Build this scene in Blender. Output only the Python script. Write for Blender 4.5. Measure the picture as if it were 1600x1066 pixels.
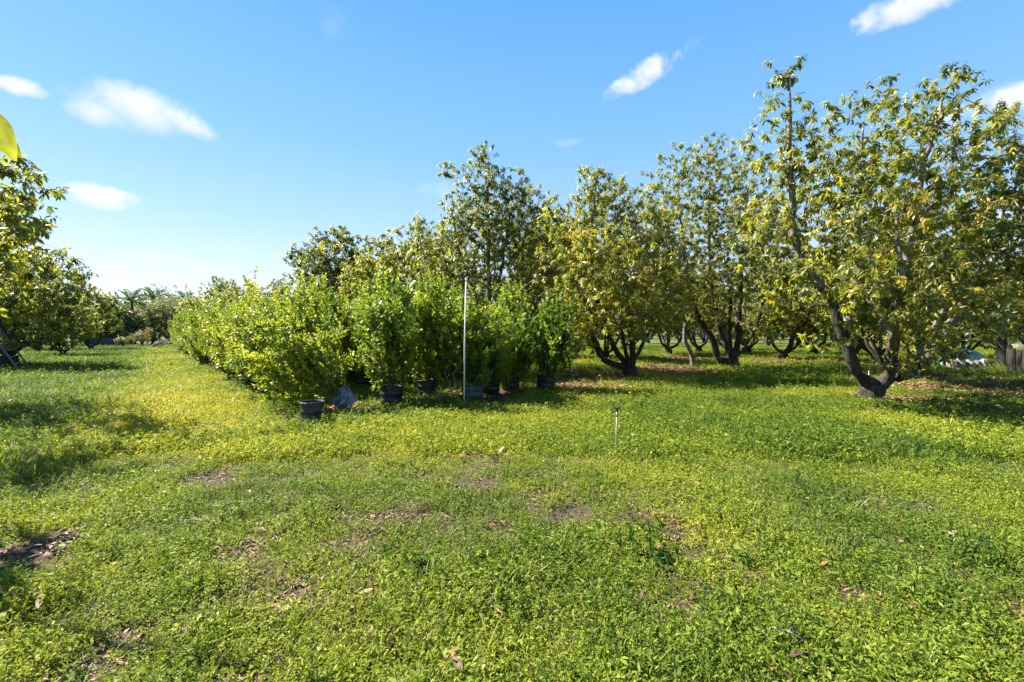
import bpy, math, random
import numpy as np
from mathutils import Matrix, Vector

R = math.radians
rng = np.random.default_rng(7)
random.seed(7)
sc = bpy.context.scene
for o in list(bpy.data.objects):
    bpy.data.objects.remove(o)

# ------------------------------------------------------------------ camera
F = 711.0                    # focal length in pixels of the 1600 wide photograph
PITCH = R(1.05)
CAM_Z = 1.7
cam_d = bpy.data.cameras.new('camera')
cam_d.sensor_width = 36.0
cam_d.lens = 36.0 * F / 1600.0
cam_d.clip_start = 0.05
cam_d.clip_end = 3000
cam = bpy.data.objects.new('camera', cam_d)
cam.location = (0, 0, CAM_Z)
cam.rotation_euler = (R(90) - PITCH, 0, 0)
sc.collection.objects.link(cam)
sc.camera = cam

# ------------------------------------------------------------------ light and exposure
SUN_EL, SUN_AZ = R(45), R(-66)          # azimuth from +Y towards +X
sun_dir = Vector((math.sin(SUN_AZ) * math.cos(SUN_EL), math.cos(SUN_AZ) * math.cos(SUN_EL), math.sin(SUN_EL)))
sun_d = bpy.data.lights.new('sun', 'SUN')
sun_d.energy = 5.0
sun_d.angle = R(0.55)
sun_d.color = (1.0, 0.93, 0.80)
sun = bpy.data.objects.new('sun', sun_d)
sun.rotation_euler = sun_dir.to_track_quat('Z', 'Y').to_euler()
sun.location = (-30, 20, 40)
sc.collection.objects.link(sun)

sc.view_settings.view_transform = 'Standard'
sc.view_settings.look = 'None'
sc.view_settings.exposure = 2.1
sc.view_settings.gamma = 1.0
sc.view_settings.use_curve_mapping = False

# ------------------------------------------------------------------ pixel helpers (where things stand)
def ray(u, v):
    xc, yc = (u - 800.0) / F, (533.0 - v) / F
    return np.array([xc, math.cos(PITCH) + yc * math.sin(PITCH), yc * math.cos(PITCH) - math.sin(PITCH)])
def at(u, v, d):
    r = ray(u, v)
    return np.array([0, 0, CAM_Z]) + r * (d / r[1])
def foot(u, v):
    r = ray(u, v)
    t = -CAM_Z / r[2]
    return np.array([0, 0, CAM_Z]) + r * t

# ------------------------------------------------------------------ numpy noise
_perm = np.random.default_rng(3).random((256, 256))
def vnoise(x, y, s):
    x = np.asarray(x, float) / s + 100.3; y = np.asarray(y, float) / s + 57.7
    xi, yi = np.floor(x).astype(int), np.floor(y).astype(int)
    fx, fy = x - xi, y - yi
    fx, fy = fx * fx * (3 - 2 * fx), fy * fy * (3 - 2 * fy)
    g = lambda a, b: _perm[a & 255, b & 255]
    return (g(xi, yi) * (1 - fx) + g(xi + 1, yi) * fx) * (1 - fy) + (g(xi, yi + 1) * (1 - fx) + g(xi + 1, yi + 1) * fx) * fy
def fbm(x, y, s):
    return (vnoise(x, y, s) + .5 * vnoise(y + 31, x - 17, s * .5) + .25 * vnoise(x - 71, y + 9, s * .25)) / 1.75
def gz(x, y):
    r = np.hypot(x, y)
    return ((fbm(x, y, 3.2) - .5) * .16 + (vnoise(x, y, .5) - .5) * .03) * np.clip(60 / np.maximum(r, 1), 0, 1)

# ------------------------------------------------------------------ world: sky with its few clouds
world = bpy.data.worlds.new('World')
sc.world = world
world.use_nodes = True
nt = world.node_tree
nt.nodes.clear()
N = nt.nodes.new
def lk(t, a, b): t.links.new(a, b)
def mathn(t, op, a, b=None, clamp=False):
    n = t.nodes.new('ShaderNodeMath'); n.operation = op; n.use_clamp = clamp
    for i, s in enumerate((a, b)):
        if s is None: continue
        if isinstance(s, (int, float)): n.inputs[i].default_value = s
        else: lk(t, s, n.inputs[i])
    return n.outputs[0]
sky = N('ShaderNodeTexSky')
sky.sky_type = 'NISHITA'
sky.sun_disc = False
sky.sun_elevation = SUN_EL
sky.sun_rotation = SUN_AZ
sky.air_density = 1.0
sky.dust_density = 0.05
sky.ozone_density = 2.2
hsv = N('ShaderNodeHueSaturation')
hsv.inputs['Saturation'].default_value = 1.1
lk(nt, sky.outputs[0], hsv.inputs['Color'])
tintn = N('ShaderNodeMix'); tintn.data_type = 'RGBA'; tintn.blend_type = 'MULTIPLY'; tintn.inputs['Factor'].default_value = 1
lk(nt, hsv.outputs[0], tintn.inputs[6]); tintn.inputs[7].default_value = (1.06, .90, 1.08, 1)
tc = N('ShaderNodeTexCoord')
dvec = tc.outputs['Generated']
nz = N('ShaderNodeTexNoise'); nz.inputs['Scale'].default_value = 17.0; nz.inputs['Detail'].default_value = 9.0; nz.inputs['Roughness'].default_value = 0.6
nz.inputs['Distortion'].default_value = 0.35
lk(nt, dvec, nz.inputs['Vector'])
nfac = nz.outputs[0]
def dotn(vec):
    n = N('ShaderNodeVectorMath'); n.operation = 'DOT_PRODUCT'
    lk(nt, dvec, n.inputs[0]); n.inputs[1].default_value = tuple(vec)
    return n.outputs['Value']
# bearing of each cloud: u, v, half width, half height (pixels of the photo), tilt, opacity, raggedness
CLOUDS = [(212, 168, 84, 36, 0, 1.0, .7), (278, 186, 58, 20, -.3, .95, .7), (158, 174, 44, 24, 0, .95, .6), (153, 307, 58, 19, 0, .95, 1.0), (26, 134, 34, 15, 0, 1.0, 1.0),
          (1012, 114, 66, 17, .42, .85, 1.6), (1440, -2, 100, 24, .1, .85, 1.6), (1600, 150, 50, 22, -.3, 1.0, 1.3), (1505, 172, 60, 14, .4, .6, 1.6), (690, 298, 36, 14, 0, .22, 1.5),
          (885, 222, 28, 6, 0, .16, 1.3), (235, 402, 80, 12, -.08, .4, 1.6), (520, 30, 22, 30, 0, .08, 1.6), (-420, 60, 150, 50, 0, 1, 1.6), (2050, 60, 150, 60, 0, 1, 1.6), (700, -160, 240, 60, .2, .8, 1.9), (1150, -190, 160, 50, -.2, .9, 1.7)]
tot = None
shade = None
for (u, v, w, h, tilt, op, rag) in CLOUDS:
    c = ray(u, v); L = np.linalg.norm(c); c = c / L
    rt = np.cross(c, [0, 0, 1.0]); rt /= np.linalg.norm(rt)
    up = np.cross(rt, c)
    a = rt * math.cos(tilt) + up * math.sin(tilt); b = -rt * math.sin(tilt) + up * math.cos(tilt)
    k = F * L
    x = mathn(nt, 'MULTIPLY', dotn(a), k / w); y = mathn(nt, 'MULTIPLY', dotn(b), k / h)
    x2 = mathn(nt, 'MULTIPLY', x, x); y2 = mathn(nt, 'MULTIPLY', y, y)
    e = mathn(nt, 'SUBTRACT', 1.25, mathn(nt, 'ADD', x2, y2))
    nn = mathn(nt, 'MULTIPLY', mathn(nt, 'SUBTRACT', nfac, 0.5), rag * 3.4)
    e = mathn(nt, 'ADD', e, nn)
    mr = N('ShaderNodeMapRange'); mr.interpolation_type = 'SMOOTHSTEP'
    mr.inputs['From Min'].default_value = 0.0; mr.inputs['From Max'].default_value = 1.75
    mr.inputs['To Max'].default_value = op
    lk(nt, e, mr.inputs['Value'])
    front = mathn(nt, 'GREATER_THAN', dotn(c), 0.0)
    m = mathn(nt, 'MULTIPLY', mr.outputs[0], front)
    tot = m if tot is None else mathn(nt, 'MAXIMUM', tot, m)
    sh = mathn(nt, 'MULTIPLY', m, mathn(nt, 'MULTIPLY', y, -0.5))
    shade = sh if shade is None else mathn(nt, 'ADD', shade, sh)
mixc = N('ShaderNodeMix'); mixc.data_type = 'RGBA'
lk(nt, tot, mixc.inputs['Factor'])
sepz = N('ShaderNodeSeparateXYZ'); lk(nt, dvec, sepz.inputs[0])
UNIT = 1.0 / (0.115 * 2 ** 1.95)
grad = N('ShaderNodeValToRGB'); el = grad.color_ramp.elements
STOPS = [(.0, (.74, .83, .96)), (.1, (.66, .78, .96)), (.22, (.41, .68, .97)), (.36, (.24, .57, .97)), (.60, (.105, .42, .95)), (1.0, (.055, .27, .78))]
while len(el) < len(STOPS): el.new(.5)
for e_, (p_, c_) in zip(el, STOPS): e_.position = p_; e_.color = (*c_, 1)
lk(nt, mathn(nt, 'MAXIMUM', sepz.outputs[2], 0.0), grad.inputs[0])
gsc = N('ShaderNodeMix'); gsc.data_type = 'RGBA'; gsc.blend_type = 'MULTIPLY'; gsc.inputs['Factor'].default_value = 1
lk(nt, grad.outputs[0], gsc.inputs[6]); gsc.inputs[7].default_value = (UNIT, UNIT, UNIT, 1)
nsc = N('ShaderNodeMix'); nsc.data_type = 'RGBA'; nsc.blend_type = 'MULTIPLY'; nsc.inputs['Factor'].default_value = 1
lk(nt, tintn.outputs[2], nsc.inputs[6]); nsc.inputs[7].default_value = (.6, .6, .6, 1)
smx = N('ShaderNodeMix'); smx.data_type = 'RGBA'; smx.inputs['Factor'].default_value = .78
lk(nt, nsc.outputs[2], smx.inputs[6]); lk(nt, gsc.outputs[2], smx.inputs[7])
lk(nt, smx.outputs[2], mixc.inputs[6])
ccol = N('ShaderNodeMix'); ccol.data_type = 'RGBA'
CLB = 2.45
lk(nt, mathn(nt, 'ADD', shade, 0.25, True), ccol.inputs['Factor'])
ccol.inputs[6].default_value = (CLB, CLB * 0.985, CLB, 1)
ccol.inputs[7].default_value = (CLB * .68, CLB * .72, CLB * .84, 1)
lk(nt, ccol.outputs[2], mixc.inputs[7])
bg = N('ShaderNodeBackground')
SKY_STRENGTH = 0.115
bg.inputs['Strength'].default_value = SKY_STRENGTH
lk(nt, mixc.outputs[2], bg.inputs['Color'])
wo = N('ShaderNodeOutputWorld')
lk(nt, bg.outputs[0], wo.inputs['Surface'])

# ------------------------------------------------------------------ object helpers
col = sc.collection
def tag(o, label=None, cat=None, group=None, kind=None):
    if label: o['label'] = label
    if cat: o['category'] = cat
    if group: o['group'] = group
    if kind: o['kind'] = kind
    return o
def empty(name, loc, rz=0.0):
    o = bpy.data.objects.new(name, None)
    o.empty_display_size = .2
    o.location = tuple(loc); o.rotation_euler = (0, 0, rz)
    col.objects.link(o)
    return o
def mesh_np(name, verts, tris, mat, attrs=None, smooth=True, quads=None):
    me = bpy.data.meshes.new(name)
    verts = np.asarray(verts, np.float32).reshape(-1, 3)
    loops, starts, totals = [], [], []
    n0 = 0
    for f in (tris, quads):
        if f is None or len(f) == 0: continue
        f = np.asarray(f, np.int32); k = f.shape[1]
        loops.append(f.ravel())
        starts.append(n0 + np.arange(len(f), dtype=np.int32) * k)
        totals.append(np.full(len(f), k, np.int32))
        n0 += f.size
    me.vertices.add(len(verts)); me.vertices.foreach_set('co', verts.ravel())
    if n0:
        loops = np.concatenate(loops); starts = np.concatenate(starts); totals = np.concatenate(totals)
        me.loops.add(n0); me.loops.foreach_set('vertex_index', loops)
        me.polygons.add(len(starts)); me.polygons.foreach_set('loop_start', starts); me.polygons.foreach_set('loop_total', totals)
        me.polygons.foreach_set('use_smooth', np.full(len(starts), smooth, bool))
    for an, (ty, arr) in (attrs or {}).items():
        a = me.attributes.new(an, ty, 'POINT')
        a.data.foreach_set('vector' if ty == 'FLOAT_VECTOR' else 'value', np.asarray(arr, np.float32 if ty.startswith('FLOAT') else np.int32).ravel())
    if mat: me.materials.append(mat)
    me.update(calc_edges=True)
    return me
def obj(name, me, parent=None, link=True):
    o = bpy.data.objects.new(name, me)
    if link: col.objects.link(o)
    if parent: o.parent = parent
    return o
def copy_tree(o, parent=None):
    c = o.copy(); col.objects.link(c); c.parent = parent
    for ch in list(o.children): copy_tree(ch, c)
    return c

class MB:
    def __init__(s): s.v = []; s.f3 = []; s.f4 = []; s.n = 0
    def add(s, v, f3=None, f4=None):
        v = np.asarray(v, float)
        if f3 is not None: s.f3.append(np.asarray(f3) + s.n)
        if f4 is not None: s.f4.append(np.asarray(f4) + s.n)
        s.v.append(v); s.n += len(v)
    def box(s, c, size, M=None, bev=0.0):
        sx, sy, sz = [q / 2 for q in size]
        v = np.array([[x, y, z] for z in (-sz, sz) for (x, y) in ((-sx, -sy), (sx, -sy), (sx, sy), (-sx, sy))])
        if M is not None: v = v @ np.asarray(M).T
        s.add(v + np.asarray(c), None, [[0, 3, 2, 1], [4, 5, 6, 7], [0, 1, 5, 4], [1, 2, 6, 5], [2, 3, 7, 6], [3, 0, 4, 7]])
    def tube(s, pts, rad, n=8, cap=True):
        pts = np.asarray(pts, float); k = len(pts)
        rad = np.broadcast_to(np.asarray(rad, float), (k,))
        d = np.gradient(pts, axis=0); d /= np.linalg.norm(d, axis=1)[:, None] + 1e-9
        ref = np.array([1.0, 0, 0]) if abs(d[:, 0]).mean() < .8 else np.array([0, 1.0, 0])
        a = np.cross(d, ref); a /= np.linalg.norm(a, axis=1)[:, None] + 1e-9
        b = np.cross(d, a)
        t = np.arange(n) * 2 * math.pi / n
        v = pts[:, None] + rad[:, None, None] * (np.cos(t)[None, :, None] * a[:, None] + np.sin(t)[None, :, None] * b[:, None])
        i = np.arange(n); j = (i + 1) % n
        q = np.concatenate([np.stack([m * n + i, m * n + j, (m + 1) * n + j, (m + 1) * n + i], 1) for m in range(k - 1)])
        v = v.reshape(-1, 3)
        if cap:
            v = np.concatenate([v, pts[:1], pts[-1:]])
            c0, c1 = k * n, k * n + 1
            t3 = np.concatenate([np.stack([j, i, np.full(n, c0)], 1), np.stack([(k - 1) * n + i, (k - 1) * n + j, np.full(n, c1)], 1)])
            s.add(v, t3, q)
        else: s.add(v, None, q)
    def lathe(s, prof, n=20, M=None, c=(0, 0, 0)):
        prof = np.asarray(prof, float); k = len(prof)
        t = np.arange(n) * 2 * math.pi / n
        v = np.stack([prof[:, 0, None] * np.cos(t), prof[:, 0, None] * np.sin(t), np.repeat(prof[:, 1, None], n, 1)], -1).reshape(-1, 3)
        if M is not None: v = v @ np.asarray(M).T
        i = np.arange(n); j = (i + 1) % n
        q = np.concatenate([np.stack([m * n + i, m * n + j, (m + 1) * n + j, (m + 1) * n + i], 1) for m in range(k - 1)])
        s.add(v + np.asarray(c), None, q)
    def mesh(s, name, mat, smooth=True, attrs=None):
        return mesh_np(name, np.concatenate(s.v), np.concatenate(s.f3) if s.f3 else None, mat, attrs, smooth, np.concatenate(s.f4) if s.f4 else None)
    def build(s, name, mat, parent=None, smooth=True):
        return obj(name, s.mesh(name, mat, smooth), parent)

def rotm(axis, a):
    return np.array(Matrix.Rotation(a, 3, axis))

# ------------------------------------------------------------------ materials
def ramp(t, fac, stops):
    n = t.nodes.new('ShaderNodeValToRGB')
    el = n.color_ramp.elements
    while len(el) < len(stops): el.new(0.5)
    for e, (p, c) in zip(el, stops): e.position = p; e.color = (*c, 1)
    lk(t, fac, n.inputs[0])
    return n.outputs[0]
def new_mat(name):
    m = bpy.data.materials.new(name); m.use_nodes = True
    t = m.node_tree
    return m, t, t.nodes['Principled BSDF'], t.nodes['Material Output']
def leaf_mat(name, stops, trans=0.35, rough=0.42, nscale=0.9, namp=0.25, rnd=0.0, spec=0.28, transmul=(1.25, 1.35, .7), instancer=False):
    m, t, p, out = new_mat(name)
    a = t.nodes.new('ShaderNodeAttribute'); a.attribute_name = 'tint'
    g = t.nodes.new('ShaderNodeNewGeometry')
    nz = t.nodes.new('ShaderNodeTexNoise'); nz.inputs['Scale'].default_value = nscale; nz.inputs['Detail'].default_value = 2
    lk(t, g.outputs['Position'], nz.inputs['Vector'])
    f = mathn(t, 'ADD', a.outputs['Fac'], mathn(t, 'MULTIPLY', mathn(t, 'SUBTRACT', nz.outputs[0], .5), namp * 2))
    if rnd:
        oi = t.nodes.new('ShaderNodeObjectInfo')
        f = mathn(t, 'ADD', f, mathn(t, 'MULTIPLY', mathn(t, 'SUBTRACT', oi.outputs['Random'], .5), rnd * 2))
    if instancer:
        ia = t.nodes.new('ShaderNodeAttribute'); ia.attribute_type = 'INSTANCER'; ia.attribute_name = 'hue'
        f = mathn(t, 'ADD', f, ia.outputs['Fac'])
    c = ramp(t, mathn(t, 'ADD', f, 0.0, True), stops)
    lk(t, c, p.inputs['Base Color'])
    p.inputs['Roughness'].default_value = rough
    p.inputs['Specular IOR Level'].default_value = spec
    tr = t.nodes.new('ShaderNodeBsdfTranslucent')
    mx = t.nodes.new('ShaderNodeMix'); mx.data_type = 'RGBA'; mx.blend_type = 'MULTIPLY'; mx.inputs['Factor'].default_value = 1
    lk(t, c, mx.inputs[6]); mx.inputs[7].default_value = (*transmul, 1)
    lk(t, mx.outputs[2], tr.inputs['Color'])
    ms = t.nodes.new('ShaderNodeMixShader'); ms.inputs[0].default_value = trans
    lk(t, p.outputs[0], ms.inputs[1]); lk(t, tr.outputs[0], ms.inputs[2])
    lk(t, ms.outputs[0], out.inputs['Surface'])
    return m
def noise_mat(name, stops, scale=8.0, rough=0.8, bump=0.0, detail=6, stretch=None, metallic=0.0, spec=0.3):
    m, t, p, out = new_mat(name)
    tcn = t.nodes.new('ShaderNodeTexCoord')
    v = tcn.outputs['Object']
    if stretch:
        mp = t.nodes.new('ShaderNodeMapping'); mp.inputs['Scale'].default_value = stretch
        lk(t, v, mp.inputs[0]); v = mp.outputs[0]
    nz = t.nodes.new('ShaderNodeTexNoise'); nz.inputs['Scale'].default_value = scale; nz.inputs['Detail'].default_value = detail
    nz.inputs['Roughness'].default_value = .65
    lk(t, v, nz.inputs['Vector'])
    lk(t, ramp(t, nz.outputs[0], stops), p.inputs['Base Color'])
    p.inputs['Roughness'].default_value = rough; p.inputs['Metallic'].default_value = metallic
    p.inputs['Specular IOR Level'].default_value = spec
    if bump:
        b = t.nodes.new('ShaderNodeBump'); b.inputs['Strength'].default_value = bump; b.inputs['Distance'].default_value = .035
        lk(t, nz.outputs[0], b.inputs['Height']); lk(t, b.outputs[0], p.inputs['Normal'])
    return m

M = {}
M['avocado_leaf'] = leaf_mat('avocado_leaf', [(0, (.035, .058, .018)), (.3, (.085, .11, .024)), (.58, (.19, .20, .03)), (.86, (.33, .31, .035)), (1, (.40, .30, .035))], spec=.5, trans=.54, rough=.42, nscale=.55, namp=.35)
M['far_leaf'] = leaf_mat('far_leaf', [(0, (.045, .075, .035)), (.4, (.10, .135, .05)), (.75, (.19, .215, .08)), (1, (.24, .18, .09))], trans=.35, rough=.5, nscale=.3, namp=.3, rnd=.12)  # distance haze put into these leaf colours, lightened and slightly greyed
M['shrub_leaf'] = leaf_mat('shrub_leaf', [(0, (.03, .07, .015)), (.35, (.09, .15, .018)), (.65, (.20, .25, .025)), (1, (.32, .30, .035))], trans=.46, rough=.45, nscale=.8, namp=.28, rnd=.08)
M['herb_leaf'] = leaf_mat('herb_leaf', [(0, (.025, .065, .016)), (.35, (.085, .138, .018)), (.65, (.19, .232, .024)), (.88, (.31, .31, .03)), (1, (.37, .33, .03))], spec=.14, trans=.34, rough=.55, nscale=.8, namp=.20, instancer=True)
M['blade'] = leaf_mat('grass_blade', [(0, (.04, .08, .022)), (.4, (.12, .16, .028)), (.75, (.24, .26, .04)), (1, (.36, .30, .10))], trans=.36, rough=.45, nscale=.6, namp=.22, instancer=True)
M['dry_leaf'] = leaf_mat('dry_leaf', [(0, (.05, .026, .014)), (.35, (.13, .06, .03)), (.7, (.27, .15, .08)), (1, (.42, .29, .19))], trans=.12, rough=.6, nscale=3, namp=.2, rnd=.25, transmul=(1, .8, .6))
M['palm_leaf'] = leaf_mat('palm_leaf', [(0, (.03, .065, .025)), (.5, (.07, .13, .035)), (1, (.19, .22, .05))], trans=.3, rough=.35, nscale=.5, namp=.2)
M['bark'] = noise_mat('bark', [(.3, (.012, .010, .008)), (.5, (.036, .03, .024)), (.75, (.10, .085, .07))], 16, .95, 1.0, stretch=(1, 1, .35))
M['pale_bark'] = noise_mat('pale_bark', [(.32, (.04, .034, .028)), (.5, (.13, .115, .10)), (.72, (.28, .255, .225))], 16, .85, .6, stretch=(1, 1, .4))
M['shrub_stem'] = noise_mat('shrub_stem', [(.3, (.05, .04, .025)), (.7, (.15, .12, .08))], 20, .8)
M['pot'] = noise_mat('black_plastic', [(.3, (.012, .012, .013)), (.7, (.03, .03, .032))], 6, .45, .1)
M['pot_grey'] = noise_mat('faded_plastic', [(.35, (.035, .04, .05)), (.5, (.13, .145, .17)), (.66, (.26, .28, .33))], 9, .55, .2)
M['pot_blue'] = noise_mat('bluish_plastic', [(.3, (.03, .05, .06)), (.7, (.085, .12, .135))], 7, .5, .1)
M['soil'] = noise_mat('soil', [(.3, (.03, .02, .013)), (.7, (.10, .07, .045))], 30, .95, .5)
M['pvc'] = noise_mat('pvc', [(.2, (.55, .53, .47)), (.8, (.72, .70, .64))], 12, .4)
M['grey_pvc'] = noise_mat('weathered_pvc', [(.2, (.20, .20, .15)), (.8, (.36, .35, .28))], 25, .55)
M['black_plastic'] = noise_mat('sprinkler_plastic', [(.2, (.015, .015, .015)), (.8, (.035, .035, .035))], 12, .5)
M['brass'] = noise_mat('brass', [(.2, (.18, .13, .05)), (.8, (.3, .22, .1))], 12, .35, metallic=.8)
M['grey_wood'] = noise_mat('weathered_wood', [(.3, (.10, .09, .075)), (.6, (.23, .21, .18)), (.8, (.33, .30, .26))], 9, .85, .4, stretch=(1, 1, 12))
M['dark_wood'] = noise_mat('dark_wood', [(.3, (.012, .010, .009)), (.7, (.045, .038, .032))], 9, .85, .4, stretch=(6, 6, 1))
M['aluminium'] = noise_mat('dull_aluminium', [(.3, (.06, .065, .055)), (.7, (.13, .14, .12))], 14, .8)
M['tarp'] = noise_mat('teal_tarp', [(.3, (.06, .20, .18)), (.52, (.16, .36, .33)), (.66, (.38, .46, .47))], 2.2, .35, .2)
M['stone'] = noise_mat('stone', [(.3, (.10, .085, .075)), (.7, (.30, .25, .21))], 7, .9, .6)
M['shade_cloth'] = noise_mat('shade_cloth', [(.3, (.03, .045, .06)), (.7, (.07, .09, .11))], 3, .9)

def ground_mat():
    m, t, p, out = new_mat('ground_soil')
    g = t.nodes.new('ShaderNodeNewGeometry'); pos = g.outputs['Position']
    def nzn(s, d=5):
        n = t.nodes.new('ShaderNodeTexNoise'); n.inputs['Scale'].default_value = s; n.inputs['Detail'].default_value = d; n.inputs['Roughness'].default_value = .65
        lk(t, pos, n.inputs['Vector']); return n.outputs[0]
    fine = nzn(55, 6); mid = nzn(6, 5); big = nzn(.5, 4)
    soil = ramp(t, fine, [(.32, (.02, .014, .010)), (.5, (.06, .046, .032)), (.68, (.18, .13, .078))])
    grn = ramp(t, fine, [(.32, (.02, .035, .010)), (.5, (.06, .09, .018)), (.68, (.14, .18, .03))])
    a = t.nodes.new('ShaderNodeAttribute'); a.attribute_name = 'green'
    f = mathn(t, 'ADD', a.outputs['Fac'], mathn(t, 'MULTIPLY', mathn(t, 'SUBTRACT', mid, .5), 1.4), True)
    mx = t.nodes.new('ShaderNodeMix'); mx.data_type = 'RGBA'
    lk(t, f, mx.inputs['Factor']); lk(t, soil, mx.inputs[6]); lk(t, grn, mx.inputs[7])
    lk(t, mx.outputs[2], p.inputs['Base Color'])
    p.inputs['Roughness'].default_value = .95; p.inputs['Specular IOR Level'].default_value = .15
    b = t.nodes.new('ShaderNodeBump'); b.inputs['Strength'].default_value = .9; b.inputs['Distance'].default_value = .03
    lk(t, fine, b.inputs['Height']); lk(t, b.outputs[0], p.inputs['Normal'])
    return m
M['ground'] = ground_mat()

# ------------------------------------------------------------------ where things stand
A_DIR = np.array([-.58, .815]); A_DIR /= np.linalg.norm(A_DIR)       # along the orchard rows
B_DIR = np.array([A_DIR[1], -A_DIR[0]])
def leaf_litter_mask(x, y):
    """1 under the avocado trees (leaf litter, thin cover)."""
    m = np.zeros_like(np.asarray(x, float))
    for (tx, ty, rr) in LITTER: m = np.maximum(m, np.exp(-((x - tx) ** 2 + (y - ty) ** 2) / rr ** 2))
    return m
LITTER = [(3.2, 16.2, 2.0), (7.0, 20.0, 2.6), (9.6, 10.9, 1.1), (13.2, 12.6, 2.2), (1.9, 14.3, 1.5), (11.8, 30, 2.5), (-3.2, 9.9, 1.2), (-.8, 12.0, 1.3), (14.6, 15.6, 2.5), (17, 14.5, 1.6), (17, 27, 3), (-9, 16, 1.2)]
BARE = [foot(765, 735), foot(738, 762), foot(548, 848), foot(30, 870), foot(90, 850), foot(110, 700), foot(340, 745), foot(330, 675), foot(20, 985), foot(262, 612), foot(280, 640), foot(305, 672), foot(250, 590), foot(900, 800), foot(1500, 580), foot(1530, 582)]
BARE_R = [.26, .18, .14, .35, .3, .5, .22, .35, .25, .35, .35, .35, .5, .15, 1.0, 1.0]
def cover(x, y):
    """0 bare .. 1 dense low cover."""
    c = .845 + (fbm(x, y, 1.3) - .5) * 1.25 + (vnoise(x, y, .4) - .5) * 1.0 + (vnoise(x, y, .17) - .5) * .7
    for b, r in zip(BARE, BARE_R):
        c = c - (.35 + 1.1 * vnoise(x + 7, y, .3)) * np.exp(-(((x - b[0]) ** 2 + (y - b[1]) ** 2) / r ** 2))
    c = c - .95 * leaf_litter_mask(x, y)
    return np.clip(c, 0, 1)

# ------------------------------------------------------------------ ground sheet
nr, na = 190, 260
rad = np.concatenate([[0.0], np.geomspace(.6, 900, nr)])
ang = np.linspace(0, 2 * math.pi, na, endpoint=False)
gx = (rad[:, None] * np.cos(ang)); gy = (rad[:, None] * np.sin(ang))
gv = np.stack([gx, gy, gz(gx, gy)], -1).reshape(-1, 3)
ii = np.arange(na); jj = (ii + 1) % na
gq = np.concatenate([np.stack([m * na + ii, (m + 1) * na + ii, (m + 1) * na + jj, m * na + jj], 1) for m in range(nr)])
gq = gq.reshape(-1, 4)
green = cover(gv[:, 0], gv[:, 1]) * .45 + .05
green = np.where(np.hypot(gv[:, 0], gv[:, 1]) > 26, np.maximum(green, .75), green)
me = mesh_np('ground', gv, None, M['ground'], {'green': ('FLOAT', green)}, True, gq)
tag(obj('ground', me), 'flat weedy orchard ground with bare brown soil showing through', None, None, 'structure')

# ------------------------------------------------------------------ leaves
T_FULL = (np.array([[0, 0, 0], [.3, .42, .03], [.32, 0, 0], [.3, -.42, .03], [.68, .40, .0], [.70, 0, -.05], [.68, -.40, .0], [1, 0, -.16]]),
          np.array([[0, 2, 1], [0, 3, 2], [1, 2, 5], [1, 5, 4], [2, 3, 6], [2, 6, 5], [4, 5, 7], [5, 6, 7]]))
T_MID = (np.array([[0, 0, 0], [.42, .46, .05], [.45, 0, 0], [.42, -.46, .05], [1, 0, -.12]]),
         np.array([[0, 2, 1], [0, 3, 2], [1, 2, 4], [2, 3, 4]]))
T_LOW = (np.array([[0, 0, 0], [.45, .48, .05], [1, 0, -.08], [.45, -.48, .05]]), np.array([[0, 2, 1], [0, 3, 2]]))
T_ROUND = (np.array([[0, 0, 0], [.5, .42, .06], [.5, -.42, .06], [.88, .34, .02], [.88, -.34, .02], [1, 0, -.02], [.5, 0, 0]]),
           np.array([[0, 6, 1], [0, 2, 6], [1, 6, 5], [1, 5, 3], [6, 2, 5], [2, 4, 5]]))
def nrm(a): return a / (np.linalg.norm(a, axis=-1, keepdims=True) + 1e-9)
def leaves(P, D, Nn, ln, wd, templ, tint):
    X = nrm(D); Y = nrm(np.cross(Nn, X)); Z = np.cross(X, Y)
    tv, tf = templ
    ln = np.broadcast_to(ln, (len(P),)); wd = np.broadcast_to(wd, (len(P),))
    V = P[:, None] + ln[:, None, None] * (tv[None, :, 0, None] * X[:, None] + tv[None, :, 2, None] * Z[:, None]) + wd[:, None, None] * tv[None, :, 1, None] * Y[:, None]
    k = len(tv)
    Fc = (np.arange(len(P)) * k)[:, None, None] + tf[None]
    return V.reshape(-1, 3), Fc.reshape(-1, 3), np.repeat(np.broadcast_to(tint, (len(P),)), k)
def leaf_part(name, P, D, Nn, ln, wd, templ, tint, mat, parent):
    v, f, t = leaves(P, D, Nn, ln, wd, templ, tint)
    o = obj(name, mesh_np(name, v, f, mat, {'tint': ('FLOAT', t)}, True), parent)
    o['kind'] = 'stuff'
    return o

# ------------------------------------------------------------------ trees
def resample(p, step):
    p = np.asarray(p, float)
    # Catmull-Rom through the given points
    q = np.concatenate([[2 * p[0] - p[1]], p, [2 * p[-1] - p[-2]]])
    out = []
    for i in range(len(p) - 1):
        n = max(2, int(np.linalg.norm(p[i + 1] - p[i]) / step))
        t = np.linspace(0, 1, n, endpoint=False)[:, None]
        a, b, c, d = q[i], q[i + 1], q[i + 2], q[i + 3]
        out.append(.5 * (2 * b + (c - a) * t + (2 * a - 5 * b + 4 * c - d) * t ** 2 + (3 * b - a - 3 * c + d) * t ** 3))
    out.append(p[-1:])
    return np.concatenate(out)

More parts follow.
